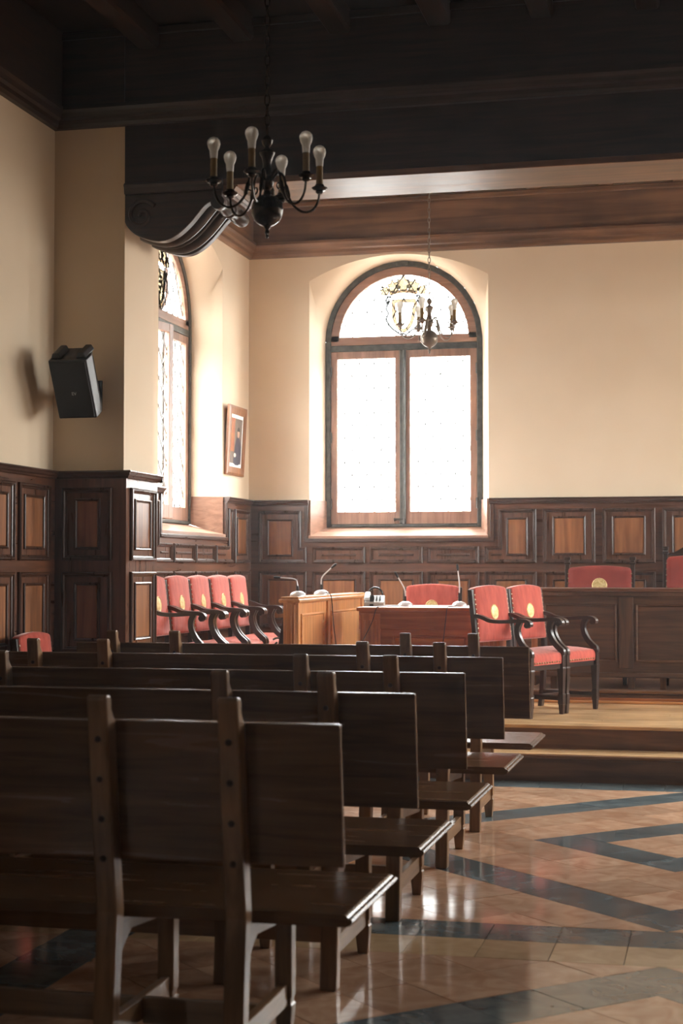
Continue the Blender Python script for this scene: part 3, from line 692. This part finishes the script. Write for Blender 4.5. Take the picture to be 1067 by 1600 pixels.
# ------------------------------------------------------------------ armchairs
def cushion(x0, x1, y0, y1, z0, z1, dome, n=8, lip=.02):
    mb = MB(); lo = []
    def loop(k, z):
        pts = []
        for i in range(n): pts.append((x0 + k + (x1-x0-2*k)*i/n, y0 + k, z))
        for i in range(n): pts.append((x1 - k, y0 + k + (y1-y0-2*k)*i/n, z))
        for i in range(n): pts.append((x1 - k - (x1-x0-2*k)*i/n, y1 - k, z))
        for i in range(n): pts.append((x0 + k, y1 - k - (y1-y0-2*k)*i/n, z))
        return pts
    lo = [loop(0, z0), loop(-.004, z0 + (z1-z0)*.5), loop(0, z1 - lip), loop(lip*.4, z1 - lip*.35), loop(lip, z1)]
    for k in (.18, .4, .7, .97):
        a = min(x1-x0, y1-y0)/2; lo.append(loop(lip + (a - lip)*k, z1 + dome*(1 - (1-k)**2)))
    return mb.loft(lo)
def pad(outline, thick, bulge, M):
    """upholstered slab: 2D outline (x, z), front bulging along +y"""
    mb = MB(); lo = []; c = Vector((sum(p[0] for p in outline)/len(outline), sum(p[1] for p in outline)/len(outline)))
    for k, y in ((1, -thick/2), (1, thick/2 - .012), (.985, thick/2 - .003), (.95, thick/2 + bulge*.2), (.8, thick/2 + bulge*.6), (.5, thick/2 + bulge*.92), (.02, thick/2 + bulge)):
        lo.append([M @ Vector((c.x + (p[0]-c.x)*k, y, c.y + (p[1]-c.y)*k)) for p in outline])
    return mb.loft(lo)
def nails(pts, r, M=None):
    mb = MB()
    for p, ax in pts:
        R = {'y': Matrix.Rotation(-pi/2, 4, 'X'), 'x': Matrix.Rotation(pi/2, 4, 'Y'), '-x': Matrix.Rotation(-pi/2, 4, 'Y')}[ax]
        if M: R = M.to_3x3().to_4x4() @ R
        mb.lathe([(r, 0), (r*.75, r*.45), (.0005, r*.65)], 7, (M @ Vector(p)) if M else p, R)
    return mb
def make_chair(label, loc, rz, group, style='plain', velvet=VELVET):
    c = thing('armchair', label, 'armchair', loc, rz, group)
    bw = .235 if style != 'tall' else .25; zt = .945 if style == 'plain' else (.995 if style == 'finial' else 1.085)
    if style == 'finial': bw = .275
    hw = bw + .005; zb = .53
    T = Matrix.Translation((0, -.215, zb)) @ Matrix.Rotation(math.radians(7), 4, 'X') @ Matrix.Translation((0, 0, -zb))
    # rear posts
    ptop = zt - .03 if style == 'plain' else zt + .03
    for sx in (-1, 1):
        lo = [[(sx*hw - r, y - .018, z), (sx*hw + r, y - .018, z), (sx*hw + r, y + .018, z), (sx*hw - r, y + .018, z)] for z, y, r in ((0, -.25, .019), (.10, -.235, .022), (.45, -.215, .022), (.55, -.218, .021), (ptop, -.218 - (ptop-.55)*.12, .019))]
        rp = MB().loft(lo).build('rear_post', CHAIRW('z'), c, bevel=.004)
        if style != 'plain':
            yy = -.218 - (ptop-.55)*.12
            MB().box(sx*hw - .027, sx*hw + .027, yy - .027, yy + .027, ptop - .02, ptop).box(sx*hw - .019, sx*hw + .019, yy - .02, yy + .02, ptop, ptop + .016).box(sx*hw - .027, sx*hw + .027, yy - .026, yy + .026, ptop + .016, ptop + .045).build('finial', CHAIRW('z'), rp, bevel=.006)
    # backrest
    ol = [(-bw, zb), (bw, zb), (bw, zt - .045), (bw - .012, zt - .022)] + [(bw*.86*(1 - k/4), zt - .014 + .016*math.sin(pi/2*k/4)) for k in range(0, 9)] + [(-bw + .012, zt - .022), (-bw, zt - .045)]
    br = pad(ol, .05, .014, T).build('backrest', velvet, c, smooth=True)
    npts = [((sx*(bw - .004), .022, zb + .03 + (zt - .1 - zb)*k/9), 'y') for sx in (-1, 1) for k in range(10)]
    npts += [((bw + .001 if s > 0 else -bw - .001, .0, zb + .03 + (zt - .1 - zb)*k/9), 'x' if s > 0 else '-x') for s in (-1, 1) for k in range(10)]
    o = nails(npts, .0075, T).build('nailheads', NAIL, br, smooth=True); o['kind'] = 'stuff'
    zm = zb + (zt - zb)*.52 if style != 'finial' else zt - .175
    rm = .056 if style != 'finial' else .066
    md = MB().lathe([(rm, 0), (rm, .004), (rm*.93, .007), (rm*.86, .004), (rm*.8, .004), (rm*.5, .008), (.001, .009)], 24, T @ Vector((0, .036, zm)), T.to_3x3().to_4x4() @ Matrix.Rotation(-pi/2, 4, 'X')).build('medallion', GOLD, br, smooth=True, label='round gold embroidered crest')
    # crest of the tall chair
    if style == 'tall':
        cr = [(-bw, zt), (bw, zt), (bw, zt + .012), (bw*.7, zt + .03), (bw*.4, zt + .075), (bw*.2, zt + .06), (0, zt + .11), (-bw*.2, zt + .06), (-bw*.4, zt + .075), (-bw*.7, zt + .03), (-bw, zt + .012)]
        MB().prism(cr, -.016, .016, 'y', T).build('crest_rail', CHAIRW('x'), c, bevel=.006)
    # seat
    st = cushion(-.234, .234, -.20, .235, .372, .455, .028).build('seat', velvet, c, smooth=True)
    sp = [((-.22 + .44*k/12, .2385, .388), 'y') for k in range(13)] + [((s*.2375, -.17 + .38*k/10, .388), 'x' if s > 0 else '-x') for s in (-1, 1) for k in range(11)]
    o = nails(sp, .0085).build('nailheads', NAIL, st, smooth=True); o['kind'] = 'stuff'
    sr = MB(); sr.box(-.23, .23, .19, .225, .335, .376); sr.box(-.225, .225, -.215, -.185, .335, .376); sr.box(-.232, -.205, -.2, .2, .335, .376); sr.box(.205, .232, -.2, .2, .335, .376); sr.build('seat_rail', CHAIRW('x'), c)
    ax = .236
    for sx in (-1, 1):
        S = [(.46, .023), (.345, .023), (.335, .026), (.15, .018), (.145, .022), (.075, .022), (.07, .019), (0, .015)]
        MB().loft([[(sx*ax - r, .225 - r, z), (sx*ax + r, .225 - r, z), (sx*ax + r, .225 + r, z), (sx*ax - r, .225 + r, z)] for z, r in S]).build('front_leg', CHAIRW('z'), c, bevel=.003)
        path = [tuple(p) for p in catmull([(-.255, .722), (-.20, .722), (-.15, .708), (-.10, .690), (-.02, .684), (.08, .688), (.16, .694), (.205, .690), (.228, .674), (.226, .654)], 4)]
        arm = MB().prism(ribbon(path, .026), sx*ax - .022, sx*ax + .022, 'x').build('arm', CHAIRW('y'), c, bevel=.006)
        MB().lathe([(.001, -.024), (.018, -.024), (.022, -.016), (.018, -.009), (.022, 0), (.018, .009), (.022, .016), (.018, .024), (.001, .024)], 12, (sx*ax, .207, .662), Matrix.Rotation(pi/2, 4, 'Y')).build('scroll', CHAIRW('y'), arm, smooth=True)
        sup = [tuple(p) for p in catmull([(.150, .690), (.128, .64), (.135, .58), (.165, .525), (.205, .485), (.232, .462), (.236, .43)], 4)]
        MB().prism(ribbon(sup, .04), sx*ax - .019, sx*ax + .019, 'x').build('arm_support', CHAIRW('z'), c, bevel=.005)
        MB().box(sx*ax - .011, sx*ax + .011, -.225, .215, .10, .13).build('side_stretcher', CHAIRW('y'), c, bevel=.003)
    MB().box(-.23, .23, -.02, .005, .10, .13).build('cross_stretcher', CHAIRW('x'), c, bevel=.003)
    return c
gL = 'red armchairs in a row along the left wall'
RX = -pi/2                                    # facing +X
ch0 = make_chair('red velvet armchair in the left wall row, nearest the pillar and half hidden by it', (-3.79, 11.15, ZP), RX, gL)
for k, lab in enumerate(('red velvet armchair in the left wall row, second from the pillar', 'red velvet armchair in the middle of the left wall row', 'red velvet armchair in the left wall row, second from the far corner', 'red velvet armchair at the far end of the left wall row, next to the corner')):
    dup(ch0, (-3.79, 11.68 + .53*k, ZP), RX + (.012 if k % 2 else -.01), lab, gL)
ang = math.atan2(-.389, .921) - pi/2
for o in list(COL.objects):
    if o.parent is None and o.get('group') == gL: o.scale = (1, 1, 1.075)
gP = 'pair of red armchairs at the front of the stage'
dup(ch0, (-1.416, 11.72, ZP), ang, 'red velvet armchair at the stage edge, nearer of the pair', gP).scale = (1, 1, 1)
dup(ch0, (-1.208, 12.215, ZP), ang, 'red velvet armchair of the pair, right beside the dark desk', gP).scale = (1, 1, 1)
o = dup(ch0, (-3.86, 9.2, 0), RX, 'red armchair in shadow at the left wall behind the benches'); del o['group']
o = dup(ch0, (-2.42, 13.55, ZP), pi, 'red armchair facing the room behind the reddish table'); del o['group']; o.scale = (1, 1, .99)
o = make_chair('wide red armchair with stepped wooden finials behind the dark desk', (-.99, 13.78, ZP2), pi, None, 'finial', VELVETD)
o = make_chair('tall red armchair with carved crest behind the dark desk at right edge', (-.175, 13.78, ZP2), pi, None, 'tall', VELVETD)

# ------------------------------------------------------------------ desks and tables
def desk_panel(mb_par, u0, u1, v0, v1, P, frame, field):
    f = MB().ring(rect(u0, u1, v0, v1), [(0, -.002), (0, .010), (.010, .014), (.018, .006), (.024, -.002)], P).build('panel_moulding', frame, mb_par)
    MB().loft([[P(a, b, .0) for a, b in rect(u0 + .02, u1 - .02, v0 + .02, v1 - .02)], [P(a, b, .004) for a, b in rect(u0 + .026, u1 - .026, v0 + .026, v1 - .026)]]).build('panel', field, mb_par)

# honey oak desk, long side facing the aisle
dk = thing('witness_desk', 'honey oak panelled desk with two microphones beside the red chair row', 'desk', (-3.02, 11.42, ZP))
DH, DL, DT = .86, 2.25, .10
MB().box(-DT, 0, 0, DL, .03, DH - .04).build('body', HONEY('z'), dk, bevel=.004)
MB().box(-DT - .03, .035, -.03, DL + .03, DH - .045, DH - .018).build('cornice', HONEY('y'), dk, bevel=.01)
MB().box(-DT - .015, .02, -.015, DL + .015, DH - .018, DH).build('top', HONEY('y'), dk, bevel=.006)
PD = lambda u, v, h: (h, u, v)
for a, b in ((.13, .83), (1.08, 2.12)): desk_panel(dk, a, b, .12, DH - .13, PD, HONEY('y'), HONEY('z'))
for a in (.0, .93, 2.19): MB().box(0, .018, a, a + .06, .03, DH - .045).build('stile', HONEY('z'), dk, bevel=.006)
for x in (-.085, -.045, -.02): MB().box(x, x + .012, -.008, 0, .05, DH - .06).build('reed', HONEY('z'), dk, bevel=.003)
MB().box(-DT - .01, .03, -.012, DL + .012, 0, .07).build('plinth', HONEY('y'), dk, bevel=.006)
for yy in (.10, DL - .15):
    MB().prism([(-DT + .01, .70), (-DT + .01, .64), (-.20, 0), (-.26, 0), (-DT - .03, .70)], yy, yy + .05, 'y').build('slanted_leg', DARK('z'), dk, bevel=.004)
    sc = [(-.17 + (.055 - .0055*a)*math.cos(2.4 - a), yy + .02, .50 + (.055 - .0055*a)*math.sin(2.4 - a)) for a in [k*.4 for k in range(18)]]
    path = [(-.13, yy + .02, .66), (-.13, yy + .02, .60), (-.15, yy + .02, .56)]
    MB().tube(sc, .008, 6).tube(catmull([(-.115, yy + .02, .50), (-.12, yy + .02, .36), (-.17, yy + .02, .18), (-.22, yy + .02, .02)], 5), .007, 6).tube(path, .007, 6).build('iron_scroll', IRON, dk, smooth=True)

# reddish table
tb = thing('clerk_table', 'reddish oak table with panelled front below the far window', 'table', (-2.70, 12.1, ZP))
TW, TD, TH = 1.10, .80, .77
MB().box(-.015, TW + .015, -.02, TD, TH - .03, TH).build('table_top', REDW('x'), tb, bevel=.006)
MB().box(.02, TW - .02, .02, .05, .05, TH - .03).build('front_board', REDW('x'), tb)
for x in (.02, TW - .05): MB().box(x, x + .03, .05, TD - .05, .0, TH - .03).build('side_board', REDW('z'), tb)
PT = lambda u, v, h: (u, .02 - h, v)
desk_panel(tb, .26, TW - .26, .10, .555, PT, REDW('x'), REDW('x'))
MB().box(.0, TW, .004, .02, .60, TH - .03).build('top_rail', REDW('x'), tb, bevel=.004)
for x in (.01, TW - .17):
    f = MB().box(x, x + .16, .0, .02, .03, .60 + .12).build('pilaster', REDW('z'), tb, bevel=.004)
    for k in range(3): MB().box(x + .025 + .045*k, x + .043 + .045*k, -.007, .0, .08, .67).build('flute', REDW('z'), f, bevel=.004)

# long dark desk
dd = thing('judges_desk', 'long dark oak desk with panelled front on the upper stage', 'desk', (-1.47, 13.03, ZP2))
LW, LD, LH = 2.55, .6, .81
MB().box(-.02, LW + .02, -.03, LD, LH - .028, LH).build('desk_top', FRAMEW('x'), dd, bevel=.008)
MB().box(0, LW, .0, .03, .12, LH - .028).build('front_board', DESKW('x'), dd)
for x in (0, LW - .03): MB().box(x, x + .03, .03, LD - .03, .02, LH - .028).build('side_board', DESKW('z'), dd)
PL = lambda u, v, h: (u, -h, v)
MB().box(0, .05, -.012, 0, .12, LH - .028).build('corner_strip', REDW('z'), dd, bevel=.004)
for a, b in ((.10, .685), (.83, 1.62), (1.77, 2.42)): desk_panel(dd, a, b, .22, LH - .12, PL, DESKW('x'), DESKW('x'))
for x in (.70, 1.64): MB().box(x, x + .115, -.018, 0, .17, LH - .07).build('stile', DESKW('z'), dd, bevel=.005)
MB().box(-.01, LW + .01, -.022, 0, .10, .135).build('base_rail', DESKW('x'), dd, bevel=.006)
MB().box(-.01, LW + .01, -.018, 0, LH - .06, LH - .028).build('top_rail', DESKW('x'), dd, bevel=.006)
for x in (.15, .77, 1.02, 1.74, 2.3): MB().box(x, x + .05, .02, .07, 0, .12).build('foot', DESKW('z'), dd, bevel=.004)

# ------------------------------------------------------------------ microphones, phone
def mic(label, loc, path, cord=None):
    m = thing('microphone', label, 'microphone', loc, 0, None)
    MB().lathe([(.062, 0), (.062, .008), (.054, .022), (.036, .034), (.018, .040), (.001, .041)], 20).build('base', SILVER, m, smooth=True)
    pts = catmull(path, 5)
    k = max(2, int(len(pts)*.3))
    MB().tube(pts[:k+1], .008, 8).build('collar', BLACKP, m, smooth=True)
    MB().tube(pts[k:], .0055, 8).build('gooseneck', SILVER, m, smooth=True)
    a, b = Vector(pts[-2]), Vector(pts[-1]); d = (b - a).normalized()
    MB().tube([b - d*.005, b + d*.01, b + d*.03, b + d*.045, b + d*.05], [.006, .010, .011, .009, .003], 8).build('head', BLACKP, m, smooth=True)
    if cord: MB().tube(catmull(cord, 6), .0035, 6).build('cord', BLACKP, m, smooth=True)
    return m
ZD = ZP + DH
mic('silver gooseneck microphone bent level to the left, near end of the honey desk', (-3.06, 11.62, ZD), [(0, 0, .035), (0, 0, .06), (-.008, 0, .105), (-.02, 0, .125), (-.06, 0, .134), (-.14, 0, .139)])
mic('silver gooseneck microphone raised to the right, on the middle of the honey desk', (-3.06, 12.35, ZD), [(0, 0, .035), (0, 0, .06), (0, 0, .12), (.015, 0, .15), (.05, 0, .185), (.085, 0, .215)],
    [(.03, -.03, .02), (.07, -.02, .012), (.085, 0, -.04), (.095, .03, -.25), (.105, .14, -.55), (.11, .2, -.845)])
mic('silver gooseneck microphone leaning left on the middle of the reddish table', (-2.40, 12.45, ZP + TH), [(0, 0, .035), (0, 0, .07), (-.006, 0, .13), (-.03, 0, .18), (-.06, 0, .23)],
    [(-.05, -.03, .006), (-.09, -.15, .006), (-.14, -.34, .006), (-.16, -.375, -.02), (-.19, -.385, -.12), (-.28, -.385, -.3), (-.36, -.38, -.5)])
mic('upright gooseneck microphone at the table end behind the nearer red armchair', (-1.985, 12.55, ZP + TH), [(0, 0, .035), (0, 0, .09), (.0, 0, .18), (-.008, 0, .25), (-.012, 0, .285)],
    [(-.02, -.05, .006), (-.01, -.3, .006), (-.02, -.46, .0), (-.03, -.48, -.1), (-.06, -.485, -.35), (-.09, -.48, -.55)])
ph = thing('telephone', 'grey desk telephone at the left end of the reddish table', 'telephone', (-2.665, 12.5, ZP + TH), .15)
MB().prism([(-.07, 0), (.08, 0), (.08, .075), (.05, .085), (-.07, .03)], -.07, .085, 'x').build('body', GREYP, ph, bevel=.006)
MB().prism([(-.075, .045), (-.055, .07), (.07, .115), (.078, .088), (-.05, .045)], -.075, -.03, 'x').build('handset', GREYP, ph, bevel=.008)
mb = MB()
for i in range(3):
    for j in range(4): mb.box(-.012 + .026*i, .004 + .026*i, -.045 + .024*j, -.03 + .024*j, .045 + .0095*j, .051 + .0095*j)
mb.build('keypad', BLACKP, ph)
MB().prism([(-.08, 0), (-.07, 0), (-.02, .085), (-.03, .085)], -.03, .0, 'x').build('label_strip', BLACKP, ph)
hs = thing('headset', 'small black round headset lying behind the grey telephone', 'headset', (-2.70, 12.72, ZP + TH))
MB().tube([(.06*math.cos(a), 0, .085 + .06*math.sin(a)) for a in [k*pi/10 - .5 for k in range(14)]], .008, 8).build('band', BLACKP, hs, smooth=True)
for sx in (-1, 1): MB().lathe([(.001, -.014), (.034, -.014), (.038, -.006), (.038, .006), (.034, .014), (.001, .014)], 14, (sx*.045, 0, .039), Matrix.Rotation(pi/2, 4, 'Y')).build('ear_pad', BLACKP, hs, smooth=True)

# ------------------------------------------------------------------ chandeliers
def chandelier(label, loc, s, n, a0, drop, group=None, BRONZE=BRONZE):
    """origin at the ball centre; s = metres per photo pixel of the near lamp"""
    c = thing('chandelier', label, 'chandelier', loc, a0)
    prof = [(0, 45), (2.5, 44), (3, 41), (2, 39), (4, 36), (3.5, 33), (2.2, 31), (4.5, 28), *[(25.5*math.sin(t_), 25.5*math.cos(t_)) for t_ in [.25 + k_*(pi/2 - .27)/7 for k_ in range(8)]], (24.6, 0), (24.6, -1), *[(25.5*math.sin(t_), 25.5*math.cos(t_)) for t_ in [pi/2 + .06 + k_*(pi/2 - .32)/7 for k_ in range(8)]], (6, -28), (5, -31), (6.5, -34), (9, -36), (10, -41), (11.5, -45), (10.5, -49), (8, -53), (9, -56), (8, -61), (6.5, -72), (7.5, -78), (9, -84), (12, -89), (12.5, -91.5), (11, -94), (5, -97), (3.5, -100), (5, -102), (8, -106), (9, -111), (7, -114), (5, -117), (2.5, -119), (0, -120)]
    MB().lathe([(r*s, -y*s) for r, y in prof][::-1], 20).build('body', BRONZE, c, smooth=True)
    mb = MB(); z = 119*s; i = 0; ll = .040; r = .0032
    while z < drop - .02:
        ps = []
        for k in range(12):
            a = 2*pi*k/12; q = (.010*math.cos(a), ll*.62*math.sin(a))
            ps.append((q[0] if i % 2 == 0 else 0, 0 if i % 2 == 0 else q[0], z + ll*.55 + q[1]))
        m_ = len(ps); lo = []
        for k in range(m_):
            t = (Vector(ps[(k+1) % m_]) - Vector(ps[k-1])).normalized(); sd = Vector((0, 1, 0)) if i % 2 == 0 else Vector((1, 0, 0)); b = t.cross(sd)
            lo.append([Vector(ps[k]) + sd*r*math.cos(2*pi*j/5) + b*r*math.sin(2*pi*j/5) for j in range(5)])
        mb.loft(lo + [lo[0]], False); z += ll; i += 1
    mb.build('chain', BRONZE, c, smooth=True)
    MB().lathe([(.001, drop), (.05, drop), (.05, drop - .012), (.03, drop - .025), (.012, drop - .035), (.001, drop - .04)], 16).build('ceiling_rose', BRONZE, c, smooth=True)
    for k in range(n):
        a = 2*pi*k/n; d = Vector((math.cos(a), math.sin(a), 0))
        pl = catmull([(8, 47), (13, 56), (20, 61), (27, 55), (31, 40), (36, 22), (46, 8), (60, 1), (74, 5), (83, 18), (86, 36)], 5)
        pth = [d*(p.x*s) + Vector((0, 0, p.y*s)) for p in pl]
        rad = [(2.0 + (1.6 if 19 < i < 25 else 0))*s for i in range(len(pl))]
        arm = MB().tube(pth, rad, 8).build('arm', BRONZE, c, smooth=True)
        cl = [d*(p.x*s) + Vector((0, 0, p.y*s)) for p in catmull([(33, 34), (27, 30), (22, 34), (24, 40), (28, 38)], 4)]
        MB().tube(cl, 1.3*s, 6).build('curl', BRONZE, arm, smooth=True)
        o = d*(86*s) + Vector((0, 0, 4*s))
        MB().lathe([(.001, 28*s), (4*s, 28*s), (7*s, 31*s), (5*s, 33*s), (10*s, 34*s), (13*s, 37*s), (12*s, 38.5*s), (7*s, 37*s), (7.5*s, 41*s), (6.5*s, 43*s), (.001, 43*s)], 14, o).build('drip_pan', BRONZE, arm, smooth=True)
        MB().lathe([(.001, 41*s), (5.6*s, 41*s), (5.4*s, 58*s), (5.7*s, 60*s), (5.3*s, 73*s), (.001, 73*s)], 12, o).build('candle_sleeve', CANDLE, arm, smooth=True)
        MB().lathe([(.001, 72*s), (5.6*s, 72*s), (6.2*s, 78*s), (6.6*s, 84*s), (9*s, 89*s), (10.4*s, 95*s), (9.6*s, 100*s), (6.5*s, 104*s), (2.5*s, 105.8*s), (.001, 106*s)], 16, o).build('bulb', BULB, arm, smooth=True)
    return c
s1 = .00253
chandelier('dark bronze six armed chandelier with frosted bulbs hanging before the beam', (-1.735, 6.1, 2.832), s1, 6, math.radians(-90), ZC - 2.832)
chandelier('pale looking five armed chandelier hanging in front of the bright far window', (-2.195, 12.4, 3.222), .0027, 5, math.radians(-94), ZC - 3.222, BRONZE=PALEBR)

# ------------------------------------------------------------------ loudspeaker and picture on the left
sp = thing('loudspeaker', 'black wall loudspeaker tilted down on the pillar above the panelling', 'loudspeaker', (-4.0, 9.53, 2.55), 0)
TS = Matrix.Rotation(math.radians(28), 4, 'X')
def spb(mb): mb.v = [tuple(TS @ Vector(p)) for p in mb.v]; return mb
spb(MB().prism([(-.13, -.0), (.13, 0), (.13, .10), (.085, .23), (-.085, .23), (-.13, .10)], -.20, .20, 'z')).build('cabinet', BLACKP, sp, bevel=.008)
spb(MB().box(-.122, .122, -.010, .001, -.19, .19)).build('grille', GRILLE, sp, bevel=.006)
for x in (-.085, .085): spb(MB().prism([(x - .035, .20), (x + .035, .20), (x + .02, .235), (x - .02, .235)], .03, .19, 'y')).build('top_ridge', BLACKP, sp, bevel=.006)
MB().box(-.03, .03, .20, YP - 9.53, -.05, .05).box(-.05, .05, YP - 9.53 - .012, YP - 9.53, -.10, .10).build('wall_bracket', BLACKP, sp, bevel=.004)
cu = bpy.data.curves.new('badge', 'FONT'); cu.body = 'EV'; cu.size = .03; cu.extrude = .001; cu.align_x = 'CENTER'
tmp = bpy.data.objects.new('badge_curve', cu); COL.objects.link(tmp)
bpy.context.view_layer.update()
me = bpy.data.meshes.new_from_object(tmp.evaluated_get(bpy.context.evaluated_depsgraph_get())); bpy.data.objects.remove(tmp)
me.transform(TS @ Matrix.Translation((.01, -.0115, -.035)) @ Matrix.Rotation(pi/2, 4, 'X'))
me.materials.clear(); me.materials.append(GREYP)
o = bpy.data.objects.new('badge', me); COL.objects.link(o); o.parent = sp

pc = thing('framed_picture', 'brown framed portrait print on the left wall near the corner', 'picture', (XL, 13.985, 2.575), 0)
TP = Matrix.Rotation(math.radians(3), 4, 'Y') @ Matrix.Translation((.03, 0, 0))
PP = lambda u, v, h: TP @ Vector((h, u, v))
hw_, hh = .27, .315
MB().ring(rect(-hw_, hw_, -hh, hh), [(0, -.012), (0, .012), (.02, .018), (.075, .010), (.08, -.012), (0, -.012)], PP).build('frame', FRAMEBR, pc)
def flat(u0, u1, v0, v1, h0, h1, name, mat, par): return MB().loft([[PP(a, b, h0) for a, b in rect(u0, u1, v0, v1)], [PP(a, b, h1) for a, b in rect(u0, u1, v0, v1)]]).build(name, mat, par)
flat(-hw_ + .07, hw_ - .07, -hh + .07, hh - .07, -.01, .002, 'mount', PAPER, pc)
pr = flat(-.165, .165, -.205, .205, .002, .004, 'print', noisy('print_ground', srgb(96, 84, 76), srgb(128, 114, 102), 9, .4, 0), pc)
C1 = lambda n, a, b: noisy(n, a, b, 18, .4, 0)
flat(-.165, -.06, -.10, .205, .004, .0045, 'drape', C1('print_drape', srgb(150, 70, 50), srgb(180, 120, 70)), pr)
def blob(name, pts, h, m): return MB().loft([[PP(a, b, h) for a, b in pts], [PP(a, b, h + .0006) for a, b in pts]]).build(name, m, pr)
blob('robe', [tuple(p) for p in catmull([(-.06, -.205), (.13, -.205), (.15, -.08), (.10, .02), (.05, .04), (0, .02), (-.04, -.08)], 3, True)], .0045, C1('print_robe', srgb(40, 40, 56), srgb(64, 62, 80)))
blob('head', [(.05 + .035*math.cos(a), .075 + .045*math.sin(a)) for a in [k*pi/6 for k in range(12)]], .0052, C1('print_skin', srgb(196, 156, 132), srgb(206, 168, 144)))
blob('hair', [(.05 + .038*math.cos(a), .09 + .038*math.sin(a)) for a in [k*pi/8 for k in range(9)]], .0058, C1('print_hair', srgb(40, 34, 30), srgb(56, 48, 42)))
blob('hands', [(-.03 + .035*math.cos(a), -.13 + .02*math.sin(a)) for a in [k*pi/5 for k in range(10)]], .0054, C1('print_lace', srgb(210, 200, 190), srgb(230, 222, 212)))

# ------------------------------------------------------------------ thin haze added to stand in for lens glare
vm = bpy.data.materials.new('glare_haze'); vm.use_nodes = True; nt = vm.node_tree; nt.nodes.remove(nt.nodes['Principled BSDF'])
vs = nt.nodes.new('ShaderNodeVolumeScatter'); vs.inputs['Density'].default_value = HAZE; vs.inputs['Anisotropy'].default_value = .7
nt.links.new(vs.outputs[0], nt.nodes['Material Output'].inputs['Volume'])
hz = MB().box(XL + .02, XR - .02, YF + .02, YB - .02, .01, ZC - .02).build('haze', vm)
tag(hz, 'thin haze volume added to carry the lens glare around the windows', 'haze', kind='structure')
